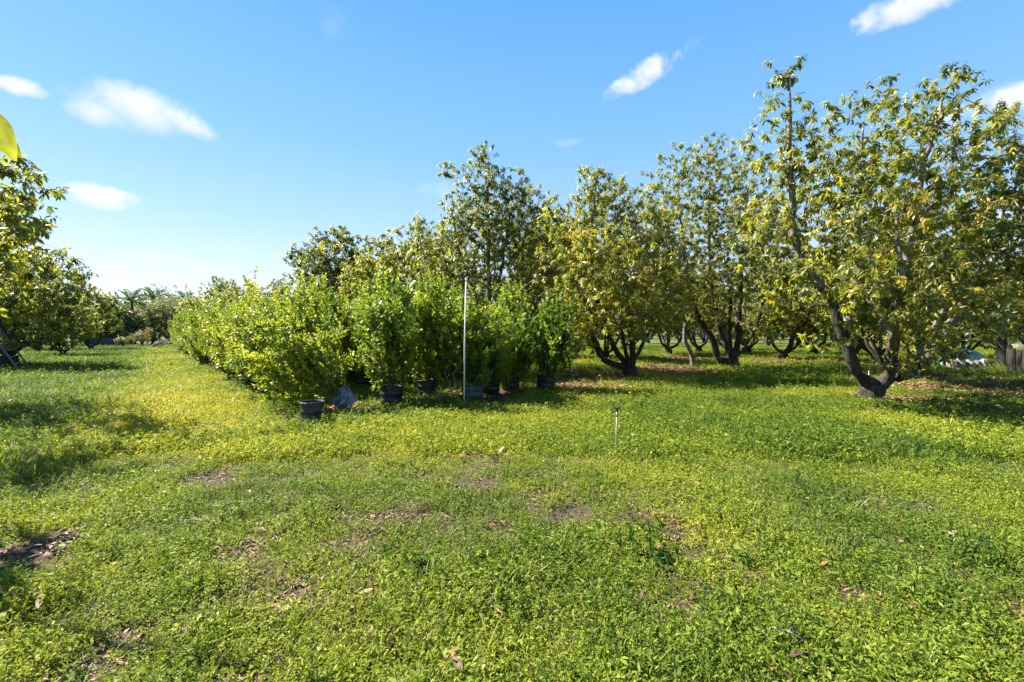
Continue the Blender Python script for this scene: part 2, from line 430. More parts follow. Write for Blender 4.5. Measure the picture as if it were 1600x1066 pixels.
def skeleton(r, trunk, trunk_r, limbs, clusters, outdirs, step=.28, tip=.0045, expo=2.25, limb_r=None):
    pos, par, lid, rmin = [], [], [], []
    tp = resample(trunk, .12)
    for i, p in enumerate(tp):
        pos.append(p); par.append(i - 1); lid.append(-1)
        s = i / max(1, len(tp) - 1)
        rmin.append(trunk_r * (1.0 + .5 * math.exp(-s * 5)))
    top = len(tp) - 1
    for k, (lp, lr) in enumerate(limbs):
        lp = np.asarray(lp, float)
        d = np.linalg.norm(np.array(pos) - lp[0], axis=1)
        a = int(np.argmin(d)) if k else top
        a = max(a, 1)
        q = resample(np.concatenate([[pos[a]], lp[1:]]), step)
        q[1:-1] += r.normal(0, .02, (len(q) - 2, 3))
        prev = a
        for i in range(1, len(q)):
            pos.append(q[i]); par.append(prev); lid.append(k); prev = len(pos) - 1
            s = i / (len(q) - 1)
            rmin.append(lr * .82 * (1 - s) ** .8 + .015)
    POS = np.zeros((len(pos) + len(clusters) * 26, 3)); n = len(pos); POS[:n] = pos
    ax = tp[-1]
    order = np.argsort(np.linalg.norm((clusters - ax) * [1, 1, .8], axis=1))
    tips = np.zeros(len(clusters), int)
    ok = np.zeros(len(POS), bool); ok[top + 1:n] = True
    for ci in order:
        c = clusters[ci]
        dv = c - POS[:n]
        dist = np.linalg.norm(dv, axis=1)
        cost = dist + np.where(dv[:, 2] < -.2, .25, 0) + np.where(ok[:n], 0, 50)
        a = int(np.argmin(cost)); L = dist[a]
        pd = POS[a] - POS[par[a]] if par[a] >= 0 else np.array([0, 0, 1.])
        pd = pd / (np.linalg.norm(pd) + 1e-9)
        k = int(np.clip(L / step, 1, 24))
        p1 = POS[a] + (pd * .5 + np.array([0, 0, .35]) + r.normal(0, .2, 3)) * L * .35
        p2 = c - outdirs[ci] * L * .3 + r.normal(0, .06, 3) * L
        prev = a
        for i in range(1, k + 1):
            t = i / k
            q = (1 - t) ** 3 * POS[a] + 3 * (1 - t) ** 2 * t * p1 + 3 * (1 - t) * t * t * p2 + t ** 3 * c
            POS[n] = q; par.append(prev); lid.append(lid[prev]); rmin.append(0); ok[n] = True
            prev = n; n += 1
        tips[ci] = prev
    POS = POS[:n]; par = np.array(par); lid = np.array(lid); rmin = np.array(rmin)
    acc = np.zeros(n); acc_leaf = np.zeros(n, bool)
    for i in range(n - 1, -1, -1):
        if acc[i] == 0: acc[i] = tip ** expo
        if par[i] >= 0: acc[par[i]] += acc[i]
    rad = acc ** (1 / expo)
    rad = np.minimum(rad, trunk_r)
    rad = np.maximum(rad * .85, rmin)
    rad = np.where(lid < 0, rmin, rad)
    for i in range(n):                       # a child is never thicker than its parent
        if par[i] >= 0: rad[i] = min(rad[i], rad[par[i]])
    return POS, par, lid, rad, tips

def bark_mesh(name, POS, par, rad, sel, mat, sides=7, knob=0.0, thin=None, thin_r=.05):
    n = len(POS)
    D = np.zeros((n, 3)); m = par >= 0
    D[m] = POS[m] - POS[par[m]]; D[~m] = [0, 0, 1]
    D = nrm(D)
    ref = np.where(np.abs(D[:, :1]) < .85, np.array([[1., 0, 0]]), np.array([[0, 1., 0]]))
    a = nrm(np.cross(D, ref)); b = np.cross(D, a)
    ed = np.nonzero(sel & m)[0]
    if len(ed) == 0: return None
    t = np.arange(sides) * 2 * math.pi / sides
    if knob: lump = 1 + knob * (np.random.default_rng(5).random((n, sides)) - .5)
    else: lump = np.ones((n, sides))
    def ring(c, fr, r, lm):
        return c[:, None] + (r[:, None] * lm)[:, :, None] * (np.cos(t)[None, :, None] * a[fr][:, None] + np.sin(t)[None, :, None] * b[fr][:, None])
    # a continuation edge starts on its parent's ring; a side branch starts on its own
    best = {}
    for e in ed:
        p = par[e]
        if p not in best or rad[e] > rad[best[p]]: best[p] = e
    edset = np.zeros(n, bool); edset[ed] = True
    idx = -np.ones(n, int); idx[ed] = np.arange(len(ed))
    ends = ring(POS[ed], ed, rad[ed], lump[ed])
    cont = np.array([best[par[e]] == e and edset[par[e]] for e in ed])
    st = ed[~cont]
    sr = np.where(rad[st] < rad[par[st]] * .5, rad[st], np.minimum(rad[par[st]], rad[st] * 1.15))
    starts = ring(POS[par[st]], st, sr, lump[par[st]])
    V = np.concatenate([ends.reshape(-1, 3), starts.reshape(-1, 3)])
    s_idx = np.zeros(len(ed), int)
    s_idx[cont] = idx[par[ed[cont]]]
    s_idx[~cont] = len(ed) + np.arange(len(st))
    i = np.arange(sides); j = (i + 1) % sides
    q = np.stack([s_idx[:, None] * sides + i, s_idx[:, None] * sides + j, (np.arange(len(ed)) * sides)[:, None] + j, (np.arange(len(ed)) * sides)[:, None] + i], -1).reshape(-1, 4)
    me = mesh_np(name, V, None, mat, None, True, q)
    if thin:
        me.materials.append(thin)
        me.polygons.foreach_set('material_index', np.repeat((rad[ed] < thin_r).astype(np.int32), sides))
    return me

def sample_lobes(r, lobes, n):
    """clusters spread through ellipsoid lobes, denser towards their skins; returns points, outward directions."""
    lb = np.array([l[:6] for l in lobes], float)
    w = np.array([(l[6] if len(l) > 6 else 1.0) for l in lobes]) * (lb[:, 3] * lb[:, 4] * lb[:, 5]) ** (2 / 3)
    k = r.choice(len(lb), n, p=w / w.sum())
    d = nrm(r.normal(0, 1, (n, 3)))
    rr = r.random(n) ** .42
    p = lb[k, :3] + d * rr[:, None] * lb[k, 3:6]
    return p, nrm(d / lb[k, 3:6])

def make_tree(name, base, trunk, trunk_r, limbs, lobes, ncl, lpc, leaf_len, seed, templ=T_MID, mat='avocado_leaf', bark='bark', limb_bark=None, label=None, cat='tree', group=None,
              tint=(.45, .17), sides=7, step=.28, droop=.85, wfac=.33, zmin=.35, parts=0, shoot=.16, tip=.0042):
    """all geometry in the tree's own coordinates (base = origin)"""
    r = np.random.default_rng(seed)
    root = empty(name, base)
    tag(root, label, cat, group)
    C, O = sample_lobes(r, lobes, ncl)
    keep = C[:, 2] > zmin
    C, O = C[keep], O[keep]
    POS, par, lid, rad, tips = skeleton(r, trunk, trunk_r, limbs, C, O, step, tip)
    tm = bark_mesh('trunk', POS, par, rad, lid < 0, M[bark], sides + 5, knob=.28)
    obj('trunk', tm, root)
    for k in range(len(limbs)):
        lm = bark_mesh('limb', POS, par, rad, lid == k, M[bark], sides, knob=.16, thin=M['pale_bark'], thin_r=.10 if limb_bark else .045)
        if lm: obj('limb', lm, root)
    # leaf whorls round every shoot tip
    n = len(C); S = nrm(O + np.array([0, 0, .35]) + r.normal(0, .35, (n, 3)))
    lp = np.maximum(4, r.normal(lpc, lpc * .45, n)).astype(int)
    ci = np.repeat(np.arange(n), lp); m = len(ci)
    kk = np.concatenate([np.arange(q) for q in lp])
    ang = kk * 2.4 + r.random(n)[ci] * 6.3 + r.normal(0, .2, m)
    s = S[ci]
    a = nrm(np.cross(s, np.array([.31, .2, .93])[None])); b = np.cross(s, a)
    radial = np.cos(ang)[:, None] * a + np.sin(ang)[:, None] * b
    t = r.random(m)
    P = C[ci] - s * (t * shoot)[:, None] + s * .04 + r.normal(0, .012, (m, 3))
    D = nrm(radial * .9 + s * (.75 - .7 * t)[:, None] + np.array([0, 0, -droop]) + r.normal(0, .22, (m, 3)))
    Nn = nrm(s * .8 + np.array([0, 0, .6]) + r.normal(0, .3, (m, 3)))
    ln = leaf_len * np.clip(r.normal(.92, .2, m), .4, 1.3) * (.75 + .35 * t)
    base_t = np.clip(r.normal(tint[0], tint[1], n), 0, 1)
    fl = r.random(n) < .05; base_t[fl] = np.clip(base_t[fl] + .35, 0, 1)
    ti = np.clip(base_t[ci] + r.normal(0, .09, m) - .12 * (t - .5), 0, 1)
    old = r.random(m) < .006; ti[old] = 1.0
    wd = ln * wfac * np.clip(r.normal(1, .12, m), .7, 1.3)
    sel = np.zeros(m, bool)
    if parts:
        wp = P + np.asarray(base)
        vis = (np.linalg.norm(wp - [0, 0, CAM_Z], axis=1) / (ln + 1e-6))
        u = 800 + F * wp[:, 0] / wp[:, 1]; vv = 520 - F * (wp[:, 2] - CAM_Z) / wp[:, 1]
        vis = np.where((u > 0) & (u < 1600) & (vv > 0) & (vv < 1066), vis, 1e9)
        sel[np.argsort(vis)[:parts]] = True
        sel &= vis < 1e8
        v, f, tt = None, None, None
        protos = []
        for tv in (.25, .45, .6, .8):
            vtx, fc, tt = leaves(np.zeros((1, 3)), np.array([[1., 0, 0]]), np.array([[0, 0, 1.]]), 1.0, wfac, templ, tv)
            protos.append((tv, mesh_np('leaf', vtx, fc, M[mat], {'tint': ('FLOAT', tt)}, True)))
        X = nrm(D); Y = nrm(np.cross(Nn, X)); Z = np.cross(X, Y)
        for i in np.nonzero(sel)[0]:
            o = obj('leaf', min(protos, key=lambda q: abs(q[0] - ti[i]))[1], root)
            mt = np.eye(4); mt[:3, 0] = X[i] * ln[i]; mt[:3, 1] = Y[i] * wd[i] / wfac; mt[:3, 2] = Z[i] * ln[i]; mt[:3, 3] = P[i]
            o.matrix_local = Matrix(mt.tolist())
    k = ~sel
    leaf_part('crown', P[k], D[k], Nn[k], ln[k], wd[k], templ, ti[k], M[mat], root)
    return root

def auto_limbs(r, n, h, fork, spread):
    out = []
    for k in range(n):
        az = 2 * math.pi * (k + r.random() * .6) / n
        d = np.array([math.cos(az), math.sin(az), 0])
        l = h * (.55 + .3 * r.random())
        p0 = np.array([0, 0, fork])
        out.append(([p0, p0 + d * .35 * spread + [0, 0, .35], p0 + d * .75 * spread + [0, 0, l * .4], p0 + d * spread + [0, 0, l * .75]], .085 + .04 * r.random()))
    return out
def auto_lobes(r, h, w, n=9):
    out = [(0, 0, h * .55, w * .62, w * .62, h * .38)]
    for k in range(n):
        az = 2 * math.pi * (k + r.random() * .7) / n
        q = w * (.45 + .3 * r.random())
        z = h * (.28 + .5 * r.random())
        s = w * (.30 + .16 * r.random())
        out.append((math.cos(az) * q, math.sin(az) * q, z, s, s, s * (1 + .4 * r.random())))
    for k in range(2):
        out.append((r.normal(0, w * .25), r.normal(0, w * .25), h * .86, w * .24, w * .24, h * .16))
    return out

def pix_tree(d, base_uv, lobes_px, dys=None, seed=0):
    """crown lobes given where the photo shows them at the tree's distance -> local coordinates."""
    r = np.random.default_rng(seed)
    b = foot(*base_uv); b = at(base_uv[0], base_uv[1], d); b[2] = gz(b[0], b[1])
    out = []
    for i, (u, v, ru, rv, dy) in enumerate(lobes_px):
        c = at(u, v, d + dy) - b
        s = (d + dy) / F
        out.append((c[0], c[1], c[2], ru * s, (ru + rv) * .55 * s, rv * s))
    return b, out
def pl(d, b, pts):
    return [at(u, v, d + dy) - b for (u, v, dy) in pts]

ORCH = 'avocado trees of the orchard rows'
# ---- tree at the end of the front row
dA = 10.8
bA, lobA = pix_tree(dA, (1364, 640), [
    (1232, 120, 42, 48, 0), (1215, 215, 50, 70, .2), (1268, 235, 48, 62, -.3), (1225, 330, 70, 75, .3), (1185, 380, 50, 60, 0),
    (1345, 185, 66, 62, .6), (1400, 260, 80, 75, -.5), (1480, 160, 58, 60, .4), (1520, 215, 66, 66, -.4), (1575, 240, 60, 80, .6), (1620, 300, 90, 110, .2),
    (1350, 330, 85, 75, -1.3), (1300, 420, 70, 65, -1.5), (1450, 340, 85, 85, -1.0), (1530, 370, 75, 95, .8), (1400, 440, 95, 75, -1.6), (1470, 470, 85, 80, -1.2),
    (1250, 450, 60, 50, -.8), (1530, 480, 55, 60, .9), (1440, 565, 55, 38, -.6), (1410, 490, 48, 36, -1.8), (1330, 455, 45, 36, -1.9), (1465, 540, 48, 36, -1.5), (1290, 520, 40, 30, -.8), (1570, 470, 60, 60, .2), (1590, 380, 70, 90, 0), (1600, 470, 50, 60, 1.0), (1560, 300, 60, 60, 1.4), (1476, 532, 34, 36, .5), (1340, 500, 60, 35, -1.0),
    (1380, 300, 130, 120, 2.2), (1500, 380, 130, 110, 2.6), (1280, 330, 100, 120, 1.6), (1430, 180, 70, 50, 1.5)])
limA = [(pl(dA, bA, [(1350, 612, 0), (1338, 582, -.1), (1318, 525, -.1), (1297, 470, 0), (1270, 430, 0), (1247, 390, .1), (1237, 320, .1), (1234, 200, 0), (1232, 108, 0)]), .155),
        (pl(dA, bA, [(1376, 612, 0), (1388, 585, 0), (1394, 520, 0), (1408, 450, .1), (1422, 380, .1), (1434, 310, .1), (1446, 250, .2), (1476, 140, .3)]), .15),
        (pl(dA, bA, [(1392, 530, 0), (1376, 500, .3), (1360, 470, .8), (1345, 420, 1.0), (1340, 330, 1.0), (1350, 190, .7)]), .10),
        (pl(dA, bA, [(1376, 615, 0), (1402, 592, .1), (1425, 580, .4), (1470, 530, .8), (1520, 440, .9), (1570, 330, .7), (1600, 250, .5)]), .13),
        (pl(dA, bA, [(1394, 540, 0), (1398, 520, -.5), (1402, 490, -1.2), (1410, 440, -1.5), (1400, 340, -1.2)]), .09),
        (pl(dA, bA, [(1320, 530, -.1), (1325, 500, .7), (1335, 450, 1.8), (1360, 380, 2.4), (1400, 280, 2.3)]), .11),
        (pl(dA, bA, [(1425, 580, .4), (1440, 550, 1.0), (1470, 490, 2.0), (1510, 400, 2.6)]), .10)]
trA = pl(dA, bA, [(1364, 645, 0), (1362, 628, 0), (1363, 600, 0)])
make_tree('avocado_tree', bA, trA, .25, limA, lobA, 2600, 19, .158, 11, T_FULL, bark='bark', limb_bark='pale_bark', group=ORCH, parts=290, tint=(.58, .18), sides=8,
          label='tall open avocado tree with low dark forked stump nearest the wooden fence')
# ---- next in the front row
dC = 16.8
bC, lobC = pix_tree(dC, (986, 594), [
    (925, 300, 42, 40, 0), (915, 350, 55, 50, .3), (965, 320, 30, 50, 0), (880, 390, 45, 45, -.3), (940, 400, 70, 60, -1.4), (1000, 370, 55, 60, -.5), (1010, 440, 65, 60, -1.5),
    (950, 470, 60, 55, -1.8), (900, 470, 45, 55, -.8), (1040, 480, 45, 50, -.6), (920, 520, 35, 35, -.7), (985, 500, 50, 35, -1.2), (890, 520, 40, 35, -.5), (1045, 420, 40, 60, 0), (870, 340, 30, 40, .2), (1032, 345, 34, 46, .3), (950, 380, 100, 90, 2.0), (1010, 440, 90, 70, 2.2), (860, 440, 45, 60, 1.0), (930, 275, 25, 22, 0)])
limC = [(pl(dC, bC, [(984, 580, 0), (968, 572, 0), (942, 562, -.1), (928, 538, -.2), (922, 500, -.2), (900, 420, 0)]), .14),
        (pl(dC, bC, [(982, 572, 0), (963, 548, .2), (948, 520, .3), (935, 480, .3), (925, 400, 0), (930, 285, 0)]), .12),
        (pl(dC, bC, [(986, 580, 0), (989, 545, 0), (985, 505, 0), (992, 450, .1), (1002, 380, .2)]), .13),
        (pl(dC, bC, [(984, 575, 0), (975, 540, -.7), (970, 500, -1.3), (960, 430, -1.5)]), .09),
        (pl(dC, bC, [(986, 575, 0), (1000, 545, .8), (1020, 500, 1.6), (1010, 420, 2.0)]), .09)]
make_tree('avocado_tree', bC, pl(dC, bC, [(990, 598, 0), (987, 590, 0), (984, 574, 0)]), .25, limC, lobC, 2700, 19, .172, 12, T_MID, group=ORCH, tint=(.68, .16),
          label='yellow green avocado tree with leaning multi stemmed trunk beside the last potted shrub')
# ---- second row, thick trunk
dB = 21.2
bB, lobB = pix_tree(dB, (1140, 580), [
    (1060, 255, 38, 32, 0), (1110, 245, 40, 35, 0), (1050, 310, 50, 50, .3), (1110, 310, 60, 60, -.3), (1160, 260, 45, 45, .5), (1080, 380, 65, 55, -1.2), (1150, 370, 65, 60, -1.0), (1190, 320, 55, 60, .4),
    (1100, 440, 60, 45, -1.6), (1165, 440, 60, 45, -1.4), (1050, 420, 45, 55, 0), (1030, 360, 40, 60, -.5), (1015, 305, 34, 42, .5), (1215, 370, 50, 60, -.5), (1060, 470, 45, 35, -.8), (1210, 430, 50, 55, .3), (1190, 510, 40, 35, -.4), (1110, 490, 40, 28, -.5), (1120, 330, 110, 90, 2.2), (1150, 430, 110, 80, 2.4)])
limB = [(pl(dB, bB, [(1132, 572, 0), (1124, 562, 0), (1112, 528, -.1), (1094, 498, 0), (1075, 440, 0), (1060, 300, 0)]), .19),
        (pl(dB, bB, [(1140, 560, 0), (1133, 535, .2), (1122, 505, .3), (1110, 430, .2), (1108, 280, 0)]), .14),
        (pl(dB, bB, [(1148, 565, 0), (1154, 530, 0), (1156, 470, 0), (1160, 400, .1), (1170, 280, .3)]), .17),
        (pl(dB, bB, [(1146, 565, 0), (1165, 540, .2), (1185, 500, .4), (1205, 430, .5)]), .12),
        (pl(dB, bB, [(1142, 562, 0), (1140, 520, -.8), (1140, 460, -1.4), (1130, 390, -1.4)]), .10)]
make_tree('avocado_tree', bB, pl(dB, bB, [(1142, 584, 0), (1141, 574, 0), (1140, 560, 0)]), .36, limB, lobB, 2900, 18, .178, 13, T_MID, group=ORCH, tint=(.58, .17),
          label='avocado tree with thick black trunk between the two nearest orchard trees')
# ---- front row, tall grey leader behind the potted shrubs
dD = 20.0
bD, lobD = pix_tree(dD, (768, 581), [
    (755, 245, 26, 26, 0), (750, 290, 50, 40, 0), (715, 330, 34, 36, .2), (795, 300, 40, 40, 0), (830, 320, 34, 36, .3), (760, 340, 60, 40, -.5), (710, 370, 36, 30, 0), (805, 370, 55, 50, -.6), (850, 350, 30, 40, .4),
    (735, 415, 55, 45, -1), (800, 440, 60, 50, -1), (690, 420, 45, 45, 0), (665, 395, 34, 38, .6), (858, 390, 34, 46, .4), (850, 420, 40, 50, 0), (760, 480, 70, 50, -1), (720, 520, 50, 35, 0), (820, 510, 50, 40, 0), (770, 400, 90, 90, 2), (700, 265, 16, 16, 0), (780, 350, 80, 60, 1.6)])
limD = [(pl(dD, bD, [(768, 560, 0), (767, 500, 0), (764, 420, 0), (763, 340, 0), (757, 232, 0)]), .13),
        (pl(dD, bD, [(768, 560, 0), (775, 480, -.2), (785, 410, 0), (800, 330, 0), (830, 300, 0)]), .11),
        (pl(dD, bD, [(768, 560, 0), (755, 500, .3), (735, 440, .3), (715, 380, .2), (706, 300, 0)]), .10),
        (pl(dD, bD, [(768, 560, 0), (770, 510, -.8), (775, 450, -1), (770, 380, -.7)]), .09),
        (pl(dD, bD, [(768, 560, 0), (785, 500, 1), (810, 430, 1.6), (800, 360, 1.8)]), .10)]
make_tree('avocado_tree', bD, pl(dD, bD, [(768, 584, 0), (768, 572, 0), (768, 558, 0)]), .22, limD, lobD, 2700, 18, .185, 14, T_MID, limb_bark='pale_bark', group=ORCH, tint=(.48, .17),
          label='tallest avocado tree rising behind the potted shrubs with a straight grey leader')
# ---- further along the front row
dE = 25.5
bE, lobE = pix_tree(dE, (648, 567), [
    (655, 355, 26, 22, 0), (630, 385, 40, 34, 0), (680, 385, 34, 34, 0), (610, 420, 36, 38, 0), (650, 420, 60, 45, -1), (690, 430, 40, 45, 0), (600, 470, 40, 40, 0), (645, 480, 60, 45, -1), (560, 440, 30, 40, .4), (590, 400, 34, 38, .2), (698, 375, 30, 36, .3), (650, 430, 80, 60, 2)])
r_ = np.random.default_rng(30)
make_tree('avocado_tree', bE, [(0, 0, -.05), (0, 0, .3), (0, 0, .6)], .24, auto_limbs(r_, 5, 6.5, .6, 1.7), lobE, 2100, 16, .21, 15, T_LOW, group=ORCH, tint=(.66, .15),
          label='yellowish avocado tree showing above the shrubs just beyond the tallest tree')
dF = 33.0
bF, lobF = pix_tree(dF, (515, 556), [
    (500, 378, 24, 24, 0), (530, 370, 24, 20, 0), (470, 400, 24, 24, 0), (515, 405, 44, 30, -.5), (556, 392, 26, 26, 0), (490, 435, 44, 34, -.5), (545, 435, 40, 36, 0), (570, 420, 22, 26, .3), (515, 480, 60, 40, 0), (520, 430, 60, 50, 2)])
make_tree('avocado_tree', bF, [(0, 0, -.05), (0, 0, .4), (0, 0, .8)], .26, auto_limbs(r_, 5, 8, .8, 1.9), lobF, 1900, 15, .25, 16, T_LOW, group=ORCH, tint=(.44, .16),
          label='dark green avocado tree with ragged flat top showing above the middle of the shrub block')

# ---- generic orchard trees, copied to the rows behind
GEN = []
for k in range(4):
    r_ = np.random.default_rng(50 + k)
    h = 7.6; w = 3.0
    t = make_tree('avocado_tree', (0, 0, 0), [(0, 0, -.06), (.03, 0, .25), (.05, .02, .5)], .25, auto_limbs(r_, 5, h, .5, 1.7), auto_lobes(r_, h, w), 1500, 14, .25, 60 + k, T_LOW, group=ORCH,
                  tint=(.54, .17), sides=6, zmin=.65)
    GEN.append(t)
used = [False] * 4
def place_gen(k, x, y, rz, s, label, group=ORCH, cat='tree'):
    if not used[k]: o = GEN[k]; used[k] = True
    else: o = copy_tree(GEN[k])
    o.location = (x, y, float(gz(x, y))); o.rotation_euler = (0, 0, rz); o.scale = (s, s, s * (1 + .08 * math.sin(x * 3 + y)))
    tag(o, label, cat, group)
    return o
ROWS = [  # (u at the trunk, distance, scale, label)
    (1405, 15.6, .85, 'avocado tree right behind the forked stump tree, low hanging branches hiding its trunk'),
    (1225, 28.8, 1.0, 'avocado tree with wide U shaped fork behind the thick black trunk'),
    (1045, 34.0, 1.0, 'avocado tree with small V shaped fork seen in the gap beyond the pale thin trunk'),
    (1272, 34.5, 1.0, 'avocado tree two rows back in line with the stump tree\'s tall limb'),
    (1312, 40.0, 1.0, 'distant avocado trunk glimpsed just beside the stump tree\'s tall limb'),
    (945, 27.0, .95, 'avocado tree directly behind the yellow green multi stemmed one'),
    (1370, 25.5, 1.0, 'avocado tree in shade behind the forked stump'),
    (1455, 31.0, 1.0, 'far avocado tree behind the low hanging branches near the teal tarp'),
    (858, 30.0, 1.3, 'avocado tree of the second row behind the tallest tree'),
    (1130, 44.0, 1.0, 'distant avocado tree straight behind the thick black trunk'),
    (905, 46.0, 1.0, 'far avocado tree beyond the multi stemmed one'),
    (990, 52.0, 1.0, 'farthest avocado tree seen past the leaning trunk'),
    (1200, 52.0, 1.0, 'farthest avocado tree seen under the U shaped fork tree'),
    (1400, 46.0, 1.0, 'farthest avocado tree seen past the stump tree'),
    (1628, 24.0, .85, 'yellowish avocado tree at the picture edge behind the wooden fence'),
    (425, 47.0, 1.02, 'low olive avocado tree beyond the dark flat topped one'),
    (375, 52.0, 1.02, 'small olive avocado tree second from the far end of the front row'),
    (328, 60.0, 1.22, 'dark round topped avocado tree at the far end of the front row'),
    (590, 42.0, 1.2, 'avocado tree half hidden between the dark flat topped and the yellowish one'),
    (705, 30.0, 1.05, 'avocado tree behind and beside the tallest one, closing the gap towards the yellowish tree'),
    (1092, 38.0, 1.0, 'avocado tree of the third row beyond the slender pale trunk, between two dark trunks'),
    (1168, 37.0, 1.05, 'avocado tree of the third row filling the gap beside the U shaped fork'),
    (1335, 31.0, 1.0, 'avocado tree of the third row filling the view beside the stump tree'),
    (1505, 27.0, 1.0, 'avocado tree behind the teal tarp and its stones'),
    (1565, 38.0, 1.0, 'far avocado tree behind the short palm'),
]
for i, (u, d, s, lb) in enumerate(ROWS):
    p = at(u, 560, d)
    place_gen(i % 4, p[0], p[1], 1.3 * i + .4, s, lb)
# far edge of the orchard seen under the crowns
far_r = np.random.default_rng(5)
for i in range(15):
    u = 900 + i * 52 + far_r.normal(0, 8); d = 66 + far_r.random() * 14
    if i in (0, 1, 11, 12, 13, 14): continue
    p = at(u, 540, d)
    place_gen(i % 4, p[0], p[1], far_r.random() * 6, 1.05 + .25 * far_r.random(), 'avocado tree of the last rows closing the view under the crowns', 'avocado trees of the far orchard edge')

# ---- thin pale trunk in the gap
pT = at(1081, 572, 22.0); bT = np.array([pT[0], pT[1], gz(pT[0], pT[1])])
make_tree('slender_tree', bT, pl(22, bT, [(1082, 577, 0), (1082, 560, 0), (1076, 545, 0), (1070, 530, 0), (1072, 500, 0)]), .10, [(pl(22, bT, [(1072, 500, 0), (1068, 470, 0), (1066, 420, 0)]), .07), (pl(22, bT, [(1072, 505, 0), (1085, 480, .3), (1095, 430, .3)]), .06)],
          [(-.4, 0, 3.4, .9, .9, .8), (.3, .2, 4.0, .8, .8, .7)], 60, 10, .17, 21, T_LOW, bark='pale_bark', tint=(.5, .15), label='slender pale crooked trunk standing alone in the gap between two dark orchard trunks')

# ------------------------------------------------------------------ trees at the lane's other side
LEFT = 'trees along the open side of the lane'
dL = 9.2
bL = np.array([-13.4, dL, float(gz(-13.4, dL))])
def lob(d, u, v, ru, rv, dy):
    c = at(u, v, d + dy) - bL; s = (d + dy) / F
    return (c[0], c[1], c[2], ru * s, (ru + rv) * .55 * s, rv * s)
lobL = [lob(dL, 10, 262, 55, 22, 0), lob(dL, 40, 295, 45, 40, .3), lob(dL, -20, 330, 80, 70, 0), lob(dL, 20, 345, 45, 45, -.6), lob(dL, -60, 420, 70, 80, .3)] + \
       [(0, 0, 3.6, 2.0, 2.2, 1.6), (-.8, -1.0, 4.6, 1.7, 1.7, 1.2), (1.0, 1.4, 3.6, 1.6, 1.6, 1.2), (.6, -1.6, 3.4, 1.5, 1.5, 1.2), (4.1, -2.4, 4.0, 1.2, 1.2, .9), (2.8, -2.6, 4.3, 1.3, 1.3, .9)]  # last two lobes hang out of view, added to shade the left ground
limL = [([(0, 0, .6), (.9, 0, 1.6), (1.9, .1, 2.9), (2.9, .1, 3.9)], .11), ([(0, 0, .6), (.7, .6, 1.6), (1.5, 1.2, 3.0)], .10), ([(0, 0, .6), (-.8, -.6, 1.8), (-1.0, -1.2, 4.2)], .10), ([(0, 0, .6), (.4, -1, 1.8), (.8, -1.8, 3.2)], .09), ([(0, 0, .6), (1.2, -.2, 1.8), (2.6, -.3, 3.0)], .09)]
make_tree('mango_tree', bL, [(0, 0, -.05), (0, 0, .3), (.03, 0, .6)], .24, limL, lobL, 1000, 13, .19, 31, T_FULL, tint=(.62, .18), group=LEFT, parts=220, wfac=.34,
          label='nearer lane side tree reaching in with sunlit yellow leaves and thin bare twigs')
dM = 21.5
bM = at(20, 583, dM); bM[2] = gz(bM[0], bM[1])
def lobm(u, v, ru, rv, dy):
    c = at(u, v, dM + dy) - bM; s = (dM + dy) / F
    return (c[0], c[1], c[2], ru * s, (ru + rv) * .55 * s, rv * s)
lobM = [lobm(20, 405, 60, 35, 0), lobm(70, 410, 40, 30, -.4), lobm(100, 420, 30, 30, 0), lobm(60, 455, 65, 40, -1.2), lobm(110, 470, 26, 40, 0), lobm(10, 470, 60, 50, -1.4), lobm(80, 500, 50, 30, -.6), lobm(125, 505, 30, 26, .6),
        lobm(-40, 420, 70, 70, 0), lobm(-60, 480, 60, 60, 0), lobm(30, 450, 90, 60, 2), lobm(110, 530, 26, 14, .4), lobm(0, 400, 60, 40, 1.5), lobm(60, 532, 50, 16, -.8), lobm(100, 500, 40, 40, -1), lobm(20, 520, 50, 26, .9), lobm(120, 440, 24, 30, .5), lobm(30, 500, 60, 40, 2)]
limM = [(pl(dM, bM, [(12, 560, 0), (14, 525, 0), (30, 512, -.2), (55, 500, -.3), (80, 470, -.3), (100, 430, -.2)]), .16), (pl(dM, bM, [(12, 560, 0), (35, 540, .3), (70, 530, .4), (110, 515, .4)]), .12),
        (pl(dM, bM, [(12, 560, 0), (5, 520, .2), (-10, 470, 0), (10, 410, 0)]), .13), (pl(dM, bM, [(12, 560, 0), (20, 520, 1), (40, 460, 1.8)]), .11), (pl(dM, bM, [(12, 560, 0), (-25, 520, 0), (-60, 460, 0)]), .12), (pl(dM, bM, [(12, 560, 0), (20, 520, -.8), (30, 470, -1.3)]), .09)]
make_tree('mango_tree', bM, pl(dM, bM, [(14, 588, 0), (13, 575, 0), (12, 556, 0)]), .36, limM, lobM, 2100, 14, .23, 32, T_MID, tint=(.48, .2), group=LEFT, zmin=.5, wfac=.34,
          label='dark leaved spreading tree whose heavy black limbs lean over the ladder')
for i, (u, d, s, lb) in enumerate([(98, 33, .78, 'olive tree next beyond the dark spreading lane tree'), (142, 44, .86, 'brownish olive tree at the far end of the lane\'s open side'), (60, 44, .9, 'far tree peeking from behind the dark spreading lane tree')]):
    p = at(u, 550, d)
    place_gen(i + 1, p[0], p[1], i * 2.0, s, lb, LEFT)
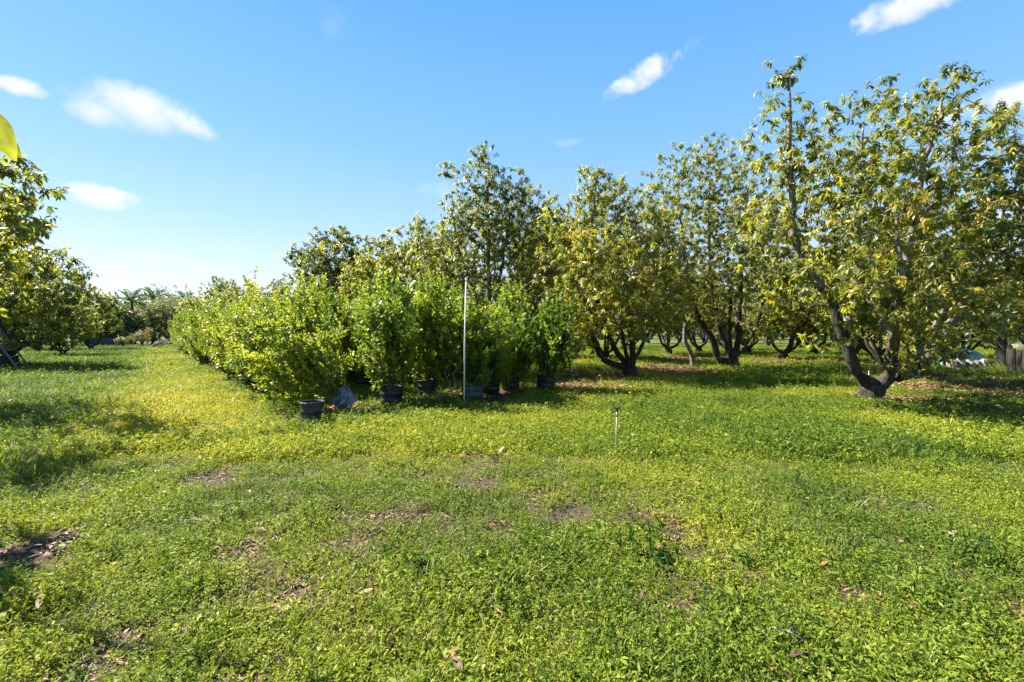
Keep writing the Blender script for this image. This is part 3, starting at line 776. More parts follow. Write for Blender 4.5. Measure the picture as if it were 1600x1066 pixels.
# young tree beside the camera: only two big leaves come into view
bN = np.array([-6.3, 3.9, float(gz(-6.3, 3.9))])
make_tree('young_mango_tree', bN, [(0, 0, -.03), (0, .02, .5), (.02, .02, .9)], .06, [([(0, 0, .9), (.4, -.1, 1.8), (1.1, -.25, 2.6), (2.25, -.42, 3.18)], .035), ([(0, 0, .9), (-.4, .2, 1.8), (-.6, .3, 2.6)], .035), ([(0, 0, .9), (.2, .5, 1.7), (.3, .8, 2.5)], .03)],
          [(-.3, .2, 2.7, .9, .8, .6), (.5, .1, 2.8, .6, .6, .5)], 40, 10, .26, 33, T_FULL, tint=(.55, .15), wfac=.36, label='young tree beside the viewpoint, only two large spotted leaves dipping into view')
yt = bpy.data.objects['young_mango_tree']
def single_leaf(parent, base_w, tip_w, nrm_v, wd, tint_v):
    p0, p1 = np.asarray(base_w), np.asarray(tip_w); d = p1 - p0; L = np.linalg.norm(d)
    nx = 8; t = np.linspace(0, 1, nx); half = np.sin(np.pi * np.clip(t, 0.02, .985) ** .85) ** .8
    V, Fq, ti = [], [], []
    X = d / L; Y = np.cross(nrm_v, X); Y /= np.linalg.norm(Y); Z = np.cross(X, Y)
    for i in range(nx):
        for sdn in (-1, -.5, 0, .5, 1):
            V.append(p0 + X * L * t[i] + Y * wd * half[i] * sdn * .5 + Z * (abs(sdn) * .12 * wd * half[i] - .12 * L * t[i] ** 2 + .008 * math.sin(9 * t[i] + sdn * 3)))
            ti.append(tint_v + .06 * math.sin(i * 2.1 + sdn * 5) + (.14 if sdn > 0 else 0) + (.22 if sdn == 0 else 0) - (.25 if (i * 7 + int(sdn * 2)) % 9 == 0 else 0))
    for i in range(nx - 1):
        for j in range(4): Fq.append([i * 5 + j, (i + 1) * 5 + j, (i + 1) * 5 + j + 1, i * 5 + j + 1])
    o = obj('leaf', mesh_np('leaf', np.array(V) - np.array(parent.location), None, M['avocado_leaf'], {'tint': ('FLOAT', ti)}, True, Fq), parent)
    return o
single_leaf(yt, at(-22, 168, 3.3), at(19, 244, 3.25), np.array([.35, -.8, .5]), .16, .72)
single_leaf(yt, at(9, 213, 3.45), at(29, 243, 3.4), np.array([.3, -.85, .4]), .075, .60)

# ------------------------------------------------------------------ end of the lane: bushes, palms, shade cloth
FAR = 'bushy trees closing the end of the lane'
def bush(name, label, x, y, w, h, seed, tint, n=260, leaf=.30, bark='bark', group=FAR, cat='tree', z0=.2):
    r = np.random.default_rng(seed)
    lobes = [(0, 0, h * .5, w * .7, w * .7, h * .45)] + [(math.cos(a) * w * .55, math.sin(a) * w * .55, h * (.35 + .35 * r.random()), w * .45, w * .45, h * .3) for a in np.arange(6) * 1.05 + r.random()]
    return make_tree(name, (x, y, float(gz(x, y))), [(0, 0, -.05), (0, 0, .2), (0, 0, .4)], .14, auto_limbs(r, 4, h, .4, w * .4), lobes, n, 12, leaf, seed, T_LOW, mat='far_leaf', tint=tint, sides=5, step=.5, zmin=z0, label=label, group=group, cat=cat, droop=.25, shoot=.45)
BUSH = [(138, 58, 3.0, 4.6, (.5, .15), 'olive bushy tree touching the dark lane side tree'), (172, 63, 2.6, 5.0, (.45, .15), 'grey green bushy tree behind the shade cloth strip'), (205, 66, 2.6, 4.2, (.62, .15), 'yellow green low bushy tree under the tallest palm'), (238, 70, 3.2, 5.6, (.75, .12), 'pale feathery tree between palm and far end of the shrub block'),
        (268, 74, 3.4, 6.4, (.8, .1), 'palest willowy tree above the far end of the shrub block'), (296, 78, 3.0, 6.6, (.7, .1), 'pale willowy tree next to the dark round topped avocado'), (150, 74, 3.4, 6.0, (.4, .15), 'distant dark bushy tree behind the row of palms'), (245, 96, 3.6, 10.4, (.2, .12), 'tall dark crowned tree poking above the willowy trees')]
for i, (u, d, w, h, ti, lb) in enumerate(BUSH):
    p = at(u, 540, d); bush('bushy_tree', lb, p[0], p[1], w * 1.35, h * 1.3, 80 + i, ti, 700, .40)
p = at(222, 536, 55); bush('dry_bush', 'brown dying bush drooping at the lane end', p[0], p[1], 1.3, 2.6, 95, (.98, .05), 120, .25, group=None, cat='bush')
p = at(192, 536, 53); bush('low_bush', 'bright low bush in front of the shade cloth', p[0], p[1], .9, 1.6, 96, (.75, .1), 90, .22, group=None, cat='bush')

def frond_mesh(L, seed, nl=22, droop=.55, lw=.045, ll=.42):
    r = np.random.default_rng(seed)
    t = np.linspace(0, 1, 10)
    pts = np.stack([L * t * (1 - .18 * t), 0 * t, L * (.45 * t - droop * 1.6 * t * t)], 1)
    P, D, Nn, ln = [], [], [], []
    for i in range(nl):
        s = .15 + .85 * i / nl
        p = np.array([np.interp(s, t, pts[:, k]) for k in range(3)]); tg = nrm(np.gradient(pts, axis=0)[min(9, int(s * 9))])
        for sd in (-1, 1):
            P.append(p); D.append(tg * .55 + np.array([0, sd * .85, -.25 + r.normal(0, .1)])); Nn.append([0, 0, 1.]); ln.append(ll * L * .5 * (1.1 - .55 * abs(s - .45)) * (.9 + .2 * r.random()))
    v, f, ti = leaves(np.array(P), np.array(D), np.array(Nn), np.array(ln), np.full(len(P), lw * L * .6), T_LOW, np.clip(r.normal(.5, .15, len(P)), 0, 1))
    mb = MB(); mb.tube(pts, np.linspace(.022, .006, 10) * L * .5, 4, False)
    tv = np.concatenate(mb.v); tq = np.concatenate(mb.f4)
    return mesh_np('frond', np.concatenate([v, tv]), f, M['palm_leaf'], {'tint': ('FLOAT', np.concatenate([ti, np.full(len(tv), .7)]))}, True, tq + len(v))
FR = [frond_mesh(1.0, 1, 24, .30), frond_mesh(1.0, 2, 24, .5), frond_mesh(1.0, 3, 24, .75)]
def palm(label, x, y, th, tr, L, n, seed, group=None, name='palm_tree'):
    r = np.random.default_rng(seed)
    root = empty(name, (x, y, float(gz(x, y)))); tag(root, label, 'palm', group)
    mb = MB(); lean = r.normal(0, .05, 2) * th
    k = 10; t = np.linspace(0, 1, k)
    mb.tube(np.stack([lean[0] * t * t, lean[1] * t * t, th * t - .05], 1), tr * (1.25 - .35 * t), 9)
    mb.build('trunk', M['bark'], root)
    for i in range(n):
        o = obj('frond', FR[i % 3], root)
        o.location = (lean[0], lean[1], th - .06)
        o.rotation_euler = (0, -R(8 + 48 * (1 - (i % 3) / 2.2)) + R(r.normal(0, 6)), i * 2.4 + r.random() * .3)
        o.scale = (L, L, L)
    return root
PALMS = 'coconut palms at the end of the lane'
for (u, vt, d, L, lb) in [(211, 462, 66, 2.6, 'tallest dark palm standing clear above the lane end bushes'), (240, 458, 78, 2.7, 'round headed palm beside the tallest dark palm'), (183, 480, 62, 2.2, 'lower yellowing palm in front of the lane end bushes'), (170, 474, 72, 2.2, 'hazy palm nearest the lane side trees'), (286, 462, 92, 2.6, 'faint palm top peeking over the willowy trees')]:
    p = at(u, 540, d); top = at(u, vt, d)[2]
    palm(lb, p[0], p[1], top - 1.1, .16, L * 1.12, 17, int(u), PALMS)
p = at(1566, 560, 21.5)
palm('short stocky palm with arching green fronds between the teal tarp and the fence', p[0], p[1], 1.5, .22, 1.9, 16, 9, None, 'short_palm')

# far woods closing the horizon behind everything
r = np.random.default_rng(41)
n = 30000
th = R(-62) + R(124) * r.random(n); dd = 118 + 22 * r.random(n)
hh = 4.5 + 4.5 * vnoise(th * 60, dd * 0 + 3, 1.6) + 2.5 * vnoise(th * 60, dd * .2, .5)
P = np.stack([dd * np.sin(th), dd * np.cos(th), hh * r.random(n) ** .7], 1)
D = nrm(r.normal(0, 1, (n, 3)) * [1, 1, .6]); Nn = nrm(r.normal(0, .6, (n, 3)) + [0, 0, .7])
v, f, t = leaves(P, D, Nn, np.clip(r.normal(1.1, .3, n), .4, 2), .7, T_LOW, np.clip(.45 + .5 * (vnoise(th * 60, P[:, 2], 1.1) - .5) + r.normal(0, .12, n), 0, 1))
tag(obj('far_woods', mesh_np('far_woods', v, f, M['far_leaf'], {'tint': ('FLOAT', t)}, True)), 'distant belt of trees closing the horizon all round the orchard', None, None, 'stuff')

# black shade cloth strip
p0, p1 = at(138, 536, 57), at(206, 536, 57)
root = empty('shade_cloth_fence', ((p0 + p1) / 2 * [1, 1, 0])); tag(root, 'low strip of dark shade cloth across the end of the lane', 'fence')
mb = MB(); k = 24; xs = np.linspace(p0[0], p1[0], k) - root.location[0]
v = np.concatenate([np.stack([xs, .08 * np.sin(xs * 2.3), np.full(k, z) + .06 * np.sin(xs * 1.7 + z)], 1) for z in (.02, .5, 1.0)])
q = np.concatenate([np.stack([np.arange(k - 1) + a * k, np.arange(1, k) + a * k, np.arange(1, k) + (a + 1) * k, np.arange(k - 1) + (a + 1) * k], 1) for a in (0, 1)])
mb.add(v, None, q)
cl = mb.build('cloth', M['shade_cloth'], root)
sm = cl.modifiers.new('thickness', 'SOLIDIFY'); sm.thickness = .01
for x in np.linspace(xs[0], xs[-1], 4):
    mb = MB(); mb.tube([(x, .14, -.05), (x, .14, 1.15)], .035, 7); mb.build('post', M['dark_wood'], root)
# heap of dry grey fronds
p = at(248, 530, 50); root = empty('dry_frond_heap', (p[0], p[1], float(gz(p[0], p[1])))); tag(root, 'grey heap of dry cut branches leaning beside the far shrubs', 'branch heap')
r = np.random.default_rng(77)
for i in range(14):
    mb = MB(); a = r.normal(0, .5, 2); L = 1.2 + r.random()
    mb.tube([(a[0] - .8 * L * .6, a[1], .05), (a[0], a[1] + .1, .5 + .2 * r.random()), (a[0] + .7 * L * .6, a[1] + .2, .25 + .9 * r.random())], [.05, .04, .015], 6)
    mb.build('branch', M['grey_wood'], root)

# ------------------------------------------------------------------ potted shrubs
def make_pot(rad=.23, h=.42, mat='pot', ribs=True):
    mb = MB()
    mb.lathe([(0.0, .005), (rad * .80, .005), (rad * .86, .03), (rad * .90, h * .34), (rad * .93, h * .35), (rad * .93, h * .40), (rad * .91, h * .41), (rad * .95, h * .64), (rad * .98, h * .65), (rad * .98, h * .70), (rad * .96, h * .71), (rad * .98, h * .86), (rad * 1.0, h * .9), (rad * .985, h), (rad * .93, h), (rad * .93, h * .88), (rad * .9, h * .55)], 22)
    pot = mb.mesh('pot', M[mat])
    mb = MB(); t = np.linspace(0, 2 * math.pi, 25)
    mb.tube(np.stack([rad * 1.0 * np.cos(t), rad * 1.0 * np.sin(t), np.full(25, h - .012)], 1), .014, 6, False)
    rim = mb.mesh('rim', M[mat])
    n = 18; a = np.arange(n) * 2 * math.pi / n; rr = np.random.default_rng(2)
    v = np.concatenate([[[0, 0, h * .82]], np.stack([rad * .5 * np.cos(a), rad * .5 * np.sin(a), h * .8 + rr.normal(0, .012, n)], 1), np.stack([rad * .94 * np.cos(a), rad * .94 * np.sin(a), h * .78 + rr.normal(0, .012, n)], 1)])
    i = np.arange(n); j = (i + 1) % n
    soil = mesh_np('soil', v, np.stack([np.zeros(n, int), 1 + i, 1 + j], 1), M['soil'], None, True, np.stack([1 + i, 1 + n + i, 1 + n + j, 1 + j], 1))
    return pot, rim, soil
POTS = {m: make_pot(.25, .44, m) for m in ('pot', 'pot_grey', 'pot_blue')}
def shrub_meshes(seed, h, w, n_shoot, templ=T_ROUND, leaf=.095, lpc=20, tint=(.6, .16)):
    r = np.random.default_rng(seed)
    z0 = .34
    # shoot tips through an egg shaped crown, upright
    d = nrm(r.normal(0, 1, (n_shoot, 3))); rr = r.random(n_shoot) ** .45
    lop = 1 + .25 * np.sin(np.arctan2(d[:, 1], d[:, 0]) * 2 + r.random() * 6) + .15 * np.sin(np.arctan2(d[:, 1], d[:, 0]) * 3 + r.random() * 6)
    C = d * rr[:, None] * np.array([w, w, h * .5]) * np.stack([lop, lop, np.ones(n_shoot)], 1) + [0, 0, .30 + h * .5]
    C[:, 2] += r.gamma(1.2, .15, n_shoot)
    C[:, :2] *= (.66 + .34 * np.clip(C[:, 2] / 1.2, 0, 1))[:, None]
    C = C[C[:, 2] > .56]
    n = len(C)
    S = nrm(np.stack([C[:, 0] * .5, C[:, 1] * .5, np.full(n, .9)], 1) + r.normal(0, .25, (n, 3)))
    limbs = []
    for k in range(6):
        az = k * 1.05 + r.random() * .5; dd = np.array([math.cos(az), math.sin(az), 0]); q = w * (.2 + .35 * r.random())
        limbs.append(([np.array([0, 0, z0 + .04]), dd * q * .4 + [0, 0, z0 + .4], dd * q + [0, 0, z0 + h * (.45 + .25 * r.random())]], .016))
    POS, par, lid, rad, tips = skeleton(r, [(0, 0, z0 - .05), (0, 0, z0), (.01, 0, z0 + .06)], .03, limbs, C, S, .22, .0035)
    stem = bark_mesh('stem', POS, par, rad, np.ones(len(POS), bool), M['shrub_stem'], 5)
    lp = np.maximum(6, r.normal(lpc, 3, n)).astype(int); ci = np.repeat(np.arange(n), lp); m = len(ci)
    kk = np.concatenate([np.arange(q) for q in lp]); ang = kk * 2.4 + r.random(n)[ci] * 6.3
    s = S[ci]; a = nrm(np.cross(s, np.array([.9, .3, .1])[None])); b = np.cross(s, a)
    radial = np.cos(ang)[:, None] * a + np.sin(ang)[:, None] * b
    t = kk / lp[ci]
    P = C[ci] - s * (t * .34)[:, None] + r.normal(0, .01, (m, 3))
    D = nrm(radial * (.45 + .5 * t)[:, None] + s * (.9 - .35 * t)[:, None] + r.normal(0, .2, (m, 3)))
    Nn = nrm(s - radial * .3 + r.normal(0, .25, (m, 3)))
    ln = leaf * np.clip(r.normal(.95, .18, m), .5, 1.4) * (.65 + .45 * np.minimum(1, t * 2.5))
    ti = np.clip(np.clip(r.normal(tint[0], tint[1], n), 0, 1)[ci] + r.normal(0, .08, m) + .22 * (.5 - t), 0, 1)
    v, f, tt = leaves(P, D, Nn, ln, ln * .62, templ, ti)
    fol = mesh_np('foliage', v, f, M['shrub_leaf'], {'tint': ('FLOAT', tt)}, True)
    return stem, fol
SH = [shrub_meshes(100, 2.45, .92, 400), shrub_meshes(101, 2.75, .86, 400), shrub_meshes(102, 2.25, 1.0, 420, tint=(.66, .15)), shrub_meshes(103, 2.5, .94, 400, tint=(.55, .16)), shrub_meshes(104, 1.9, .85, 320, tint=(.35, .14))]
SHG = 'potted shrubs of the nursery block'
def potted(x, y, k, label, mat='pot', s=1.0, rz=0.0, tilt=(0, 0), ps=1.0, group=SHG):
    root = empty('potted_shrub', (x, y, float(gz(x, y)) - .01), rz); tag(root, label, 'potted shrub', group)
    root.rotation_euler = (tilt[0], tilt[1], rz)
    pm, rm, so = POTS[mat]
    pt = obj('pot', pm, root); pt.scale = (ps, ps, ps)
    obj('rim', rm, pt); obj('soil', so, pt)
    st = obj('stem', SH[k][0], root); fo = obj('foliage', SH[k][1], root); fo['kind'] = 'stuff'
    for q in (st, fo): q.scale = (s, s, s * (1 + .14 * math.sin(x * 5.1 + y * 3.7)))
    return root
FRONT = [  # u, v of the pot's foot, variant, scale, label
    (420, 622, 0, .98, 'pot', 'yellow green shrub in a wide black pot at the lane side of the near corner'),
    (612, 632, 3, 1.0, 'pot', 'shrub in a black pot just past the tipped grey pot'),
    (668, 621, 1, 1.02, 'pot', 'shrub in a deeply shaded black pot behind the bare dead branch'),
    (738, 626, 0, .98, 'pot_blue', 'shrub in the bluish grey pot at the foot of the white pipe'),
    (766, 618, 2, .95, 'pot', 'shrub in the black pot squeezed right next to the bluish grey one'),
    (798, 612, 4, 1.05, 'pot', 'shrub in a black pot leaning towards the bluish one, second from the orchard end'),
    (852, 614, 4, 1.0, 'pot', 'dark green shrub in the black pot at the orchard end of the block'),
]
for i, (u, v, k, s, mt, lb) in enumerate(FRONT):
    p = foot(u, v)
    tl = (0, -.14) if i == 6 else (0, 0)
    potted(p[0], p[1], k, lb, mt, s * (1 + .10 * math.sin(i * 2.3)), i * 1.7, tl, 1.12)
p = foot(548, 640); o = potted(p[0], p[1], 2, 'shrub leaning towards the lane in a tipped pale grey pot', 'pot_grey', .92, 0, (.20, -.74))
o.location.z += .14
p = foot(488, 668); root = empty('plant_pot', (p[0], p[1], float(gz(p[0], p[1])) - .01)); tag(root, 'empty black pot standing out alone at the near corner of the shrub block', 'pot')
pt = obj('pot', POTS['pot'][0], root); pt.scale = (.82, .82, 1.15); obj('rim', POTS['pot'][1], pt); obj('soil', POTS['pot'][2], pt)
# the rest of the block: along the lane edge, then the inner rows
corner = foot(420, 622)[:2]
SLOT = {}
EDGE = [''] + ['%s shrub back along the lane edge of the block, starting from the wide corner pot' % w for w in ('second', 'third', 'fourth', 'fifth', 'sixth', 'seventh', 'eighth', 'ninth', 'tenth', 'eleventh')]
REAR = 'rear shrub with only its tip showing above the middle of the block'
INNER = {(0, 1): 'shrub right behind the leaning one, its top rising over the near corner', (0, 2): 'shrub showing between the leaning shrub and the pot just past it',
         (0, 3): 'shaded low foliage of a shrub in the second rank behind the dead branch', (0, 4): 'shrub top behind the white pipe, a little towards the lane',
         (0, 5): 'shrub top peeking past the white pipe on its orchard side', (0, 6): 'pale topped shrub behind the last two pots at the orchard end',
         (1, 1): 'few low leaves of a shrub behind the wide black corner pot', (1, 2): 'shrub glimpsed in the dark just above the tipped grey pot', (1, 3): 'shrub glimpsed in the dark just past the tipped grey pot',
         (1, 4): 'dark shrub low in the third rank behind the dead branch', (1, 5): 'shrub leaves in the gap right behind the upper half of the white pipe', (2, 1): 'shrub top of the third rank over the wide corner pot',
         (2, 2): 'sliver of shrub between the tipped grey pot and its leaning stems', (2, 4): 'shrub top above the plant just past the tipped grey pot', (2, 5): 'sliver of shrub in the dark gap just before the white pipe',
         (3, 1): 'shrub top in the notch over the corner shrub', (3, 2): 'shrub top just over the crown of the leaning shrub', (3, 4): 'highest twigs of a shrub over the plant past the tipped pot',
         (4, 2): 'shrub tip peeking highest over the crown of the leaning shrub', (4, 3): 'shrub tip between the leaning shrub and the plant past it', (4, 4): 'shrub tip in front of the yellowish avocado tree',
         (6, 5): REAR, (7, 2): REAR, (7, 5): REAR, (8, 5): REAR, (2, 3): REAR, (3, 3): REAR, (5, 2): REAR, (5, 3): REAR, (5, 4): REAR}
lane = np.array([-.80, 1.0]); lane /= np.linalg.norm(lane); cross = np.array([lane[1], -lane[0]])
srng = np.random.default_rng(9)
for a in range(0, 26):
    for b in range(0, 7):
        q = corner + lane * (a * 1.45) + cross * (b * 1.35) + srng.normal(0, .12, 2)
        if b == 0 and a == 0: continue
        if a > 13 and b > 3: continue
        # the near end of the block is cut along the front row
        if q[1] < 13.2 and q[0] > -7 and (q[1] - 8.3) < (q[0] + 3.4) * .95 + .9: continue
        if q[0] > .9 and q[1] < 15: continue
        kk_, sv_, rz_, t1_, t2_ = int(srng.integers(0, 4)), .78 + .36 * srng.random(), srng.random() * 6.3, srng.normal(0, .05), srng.normal(0, .05)
        if b == 0: lb = EDGE[a] if a < len(EDGE) else 'shrub far down the lane edge where the block narrows to a low green strip'
        elif (a, b) in INNER: lb = INNER[(a, b)]
        else: continue                                   # wholly hidden behind the others
        SLOT[(a, b)] = potted(q[0], q[1], kk_, lb, 'pot', sv_, rz_, (t1_, t2_))

# ------------------------------------------------------------------ irrigation
p = foot(725, 636); b = np.array([p[0], p[1], float(gz(p[0], p[1]))])
root = empty('irrigation_riser', b); tag(root, 'tall thin white irrigation pipe with a small sprinkler loop on top', 'pipe')
top = at(728.5, 436, b[1]) - b
mb = MB(); mb.tube([(0, 0, -.05), top * .5 + [-.012, 0, 0], top], .017, 10); mb.build('pipe', M['pvc'], root)
mb = MB(); mb.tube([top - [0, 0, .06], top + [0, 0, .02]], .026, 10); mb.build('coupling', M['pvc'], root)
mb = MB(); t = np.linspace(0, 2 * math.pi, 17)
mb.tube(np.stack([top[0] + .045 * np.cos(t), np.full(17, top[1]), top[2] + .065 + .05 * np.sin(t)], 1), .009, 6, False)
mb.build('sprinkler_loop', M['black_plastic'], root)
mb = MB(); mb.tube([top + [.035, 0, .10], top + [.09, 0, .17], top + [.10, 0, .24]], [.009, .008, .006], 6); mb.build('nozzle_arm', M['black_plastic'], root)

def sprinkler(u, v, vt, label, mat, d=None, rr=.012):
    p = foot(u, v); b = np.array([p[0], p[1], float(gz(p[0], p[1]))]); h = (v - vt) / F * p[1]
    root = empty('sprinkler', b); tag(root, label, 'sprinkler', 'short irrigation sprinklers')
    mb = MB(); mb.tube([(0, 0, -.05), (.004, 0, h * .5), (.01, 0, h * .86)], rr, 9); mb.build('riser', M[mat], root)
    mb = MB(); mb.tube([(.01, 0, h * .80), (.01, 0, h * .90)], rr * 1.45, 9); mb.build('coupling', M['pvc'] if mat == 'pvc' else M['grey_pvc'], root)
    mb = MB(); mb.lathe([(0, h * .9), (rr * 1.3, h * .9), (rr * 1.5, h * .94), (rr * 1.0, h * .96), (rr * .9, h * 1.0), (0, h * 1.0)], 10, c=(.01, 0, 0)); mb.build('head', M['black_plastic'], root)
    mb = MB(); mb.box((-.02, 0, h * .985), (.085, .014, .016), rotm('Y', .12)); mb.box((.045, 0, h * .99), (.03, .022, .026)); mb.build('spinner_arm', M['black_plastic'], root)
    mb = MB(); mb.tube([(.03, .012, h * .93), (.05, .02, h * .97), (.035, .01, h * 1.02)], .006, 6); mb.build('nozzle', M['brass'], root)
sprinkler(963, 711, 636, 'knee high sprinkler on a grey pipe standing alone in the sunlit cover', 'grey_pvc')
sprinkler(1357, 598, 578, 'small white sprinkler stake behind the forked stump', 'pvc')

# ------------------------------------------------------------------ ladder, fence, tarp, stones, dead branch
pl0, pl1 = foot(36, 586), foot(50, 579)
root = empty('ladder', (pl0 + pl1) / 2); tag(root, 'weathered grey ladder leaning into the dark lane side tree', 'ladder')
b = np.array(root.location)
s0, s1 = pl0 - b, pl1 - b
back = at(2, 541, 18.2) - foot(36, 586)
e0 = s0 + back * 1.9; e1 = s1 + back * 1.9
for s, e in ((s0, e0), (s1, e1)):
    mb = MB(); mb.tube([s - [0, 0, .04], e], .035, 6); mb.build('rail', M['aluminium'], root, False)
for t in np.linspace(.08, .92, 8):
    mb = MB(); mb.tube([s0 + (e0 - s0) * t, s1 + (e1 - s1) * t], .018, 7); mb.build('rung', M['aluminium'], root)

pa = at(1577, 590, 19.0); pb = at(1690, 600, 12.2)
root = empty('wooden_fence', (pa[0], pa[1], 0)); tag(root, 'weathered wooden fence with dark boards running off beside the short palm', 'fence')
dv = (pb - pa) * [1, 1, 0]; L = np.linalg.norm(dv); dv /= L; yaw = math.atan2(dv[1], dv[0]); Mr = rotm('Z', yaw)
for k in range(4):
    c = dv * (L * k / 3); mb = MB(); mb.box(c + [0, 0, .56], (.13, .13, 1.24), Mr); mb.build('post', M['dark_wood'], root, False)
side = np.array([-dv[1], dv[0], 0])
for z, hh in ((1.16, .13), (.52, .16)):
    mb = MB(); mb.box(dv * L / 2 + side * .1 + [0, 0, z], (L + .4, .05, hh), Mr @ rotm('X', .04)); mb.build('rail', M['grey_wood'], root, False)
r = np.random.default_rng(4)
for k in range(38):
    c = dv * (L * (k + .5) / 38) - side * .09; hb = 1.02 + r.normal(0, .03)
    mb = MB(); mb.box(c + [0, 0, hb / 2 + .03], (L / 38 - .022, .022, hb), Mr @ rotm('Y', r.normal(0, .012))); mb.build('board', M['dark_wood'], root, False)

pc = foot(1510, 574); root = empty('tarp_heap', (pc[0], pc[1] + .6, 0)); tag(root, 'teal and white plastic tarp draped over a low heap behind stones', 'tarp')
n = 26; xs = np.linspace(-1.15, 1.15, n); ys = np.linspace(-.7, .7, 16); XX, YY = np.meshgrid(xs, ys)
r = np.random.default_rng(8)
H = 1.0 * np.clip(1 - (np.abs(XX) / 1.15) ** 4, 0, 1) ** .6 * np.clip(1 - (np.abs(YY) / .7) ** 4, 0, 1) ** .6
ZZ = H * (.78 + .22 * vnoise(XX, YY, .5)) + .05 * np.sin(XX * 9 + YY * 4) * H
v = np.stack([XX, YY, ZZ + .01], -1).reshape(-1, 3); i, j = np.meshgrid(np.arange(n - 1), np.arange(15)); k0 = (j * n + i).ravel()
o = obj('sheet', mesh_np('sheet', v, None, M['tarp'], None, True, np.stack([k0, k0 + 1, k0 + n + 1, k0 + n], 1)), root)
def rock(label, x, y, sx, sz, seed, group):
    r = np.random.default_rng(seed)
    import bmesh
    bm = bmesh.new(); bmesh.ops.create_icosphere(bm, subdivisions=2, radius=1.0)
    for vv in bm.verts:
        q = 1 + .22 * math.sin(vv.co.x * 3.1 + seed) * math.cos(vv.co.y * 2.7 + seed * 2) + r.normal(0, .05)
        vv.co = Vector((vv.co.x * sx * q, vv.co.y * sx * .8 * q, vv.co.z * sz * q))
    me = bpy.data.meshes.new('stone'); bm.to_mesh(me); bm.free(); me.materials.append(M['stone'])
    o = obj('stone', me); o.location = (x, y, float(gz(x, y)) + sz * .6); o.rotation_euler = (0, 0, r.random() * 6); tag(o, label, 'stone', group)
for k, (u, sx, sz, lb) in enumerate([(1487, .20, .20, 'pinkish stone at the tree side end of the row before the tarp'), (1499, .17, .22, 'upright stone beside the pinkish end stone'), (1514, .22, .17, 'broad stone in the middle of the row before the tarp'), (1527, .16, .16, 'small stone between the broad stone and the last one'), (1536, .2, .19, 'last stone of the row before the tarp, towards the palm')]):
    p = foot(u, 577); rock(lb, p[0], p[1], sx * 1.35, sz * 1.5, k + 1, 'stones along the tarp')

p = foot(690, 634); root = empty('dead_branch', (p[0], p[1], float(gz(p[0], p[1])))); tag(root, 'bare pale dead branch lying in front of the shaded black pots', 'branch')
bb = np.array(root.location)
mb = MB(); mb.tube([at(650, 626, p[1]) - bb, at(676, 628, p[1] - .1) - bb, at(700, 612, p[1]) - bb, at(714, 600, p[1] + .1) - bb], [.012, .016, .014, .008], 7); mb.build('stem', M['grey_wood'], root)
for pts in ([(706, 606, 0), (698, 590, .1), (694, 582, .1)], [(712, 601, 0), (708, 585, .1), (716, 572, .2)], [(676, 628, -.1), (664, 618, -.2), (652, 615, -.2)]):
    mb = MB(); mb.tube([at(u, v, p[1] + dy) - bb for u, v, dy in pts], [.010, .007, .004], 6); mb.build('twig', M['grey_wood'], root)

# ------------------------------------------------------------------ fallen leaves one can pick out
def dry_leaf_mesh(curl, seed, tint_v):
    r = np.random.default_rng(seed); nx = 6; t = np.linspace(0, 1, nx); half = np.sin(np.pi * np.clip(t, .03, .97) ** .9) ** .8
    V, Q, ti = [], [], []
    for i in range(nx):
        for s in (-1, 0, 1):
            a = s * curl
            V.append(((t[i] - .5), math.sin(a) / max(curl, .01) * half[i] * .21, (1 - math.cos(a)) / max(curl, .01) * half[i] * .21 + .16 * curl * (t[i] - .5) ** 2 + .02 + r.normal(0, .008)))
            ti.append(tint_v + r.normal(0, .06))
    for i in range(nx - 1):
        for j in range(2): Q.append([i * 3 + j, (i + 1) * 3 + j, (i + 1) * 3 + j + 1, i * 3 + j + 1])
    return mesh_np('fallen_leaf', V, None, M['dry_leaf'], {'tint': ('FLOAT', ti)}, True, Q)
DL = {'tan': dry_leaf_mesh(.35, 1, .95), 'red': dry_leaf_mesh(1.1, 2, .38), 'brown': dry_leaf_mesh(.8, 3, .22), 'pink': dry_leaf_mesh(.6, 4, .72)}
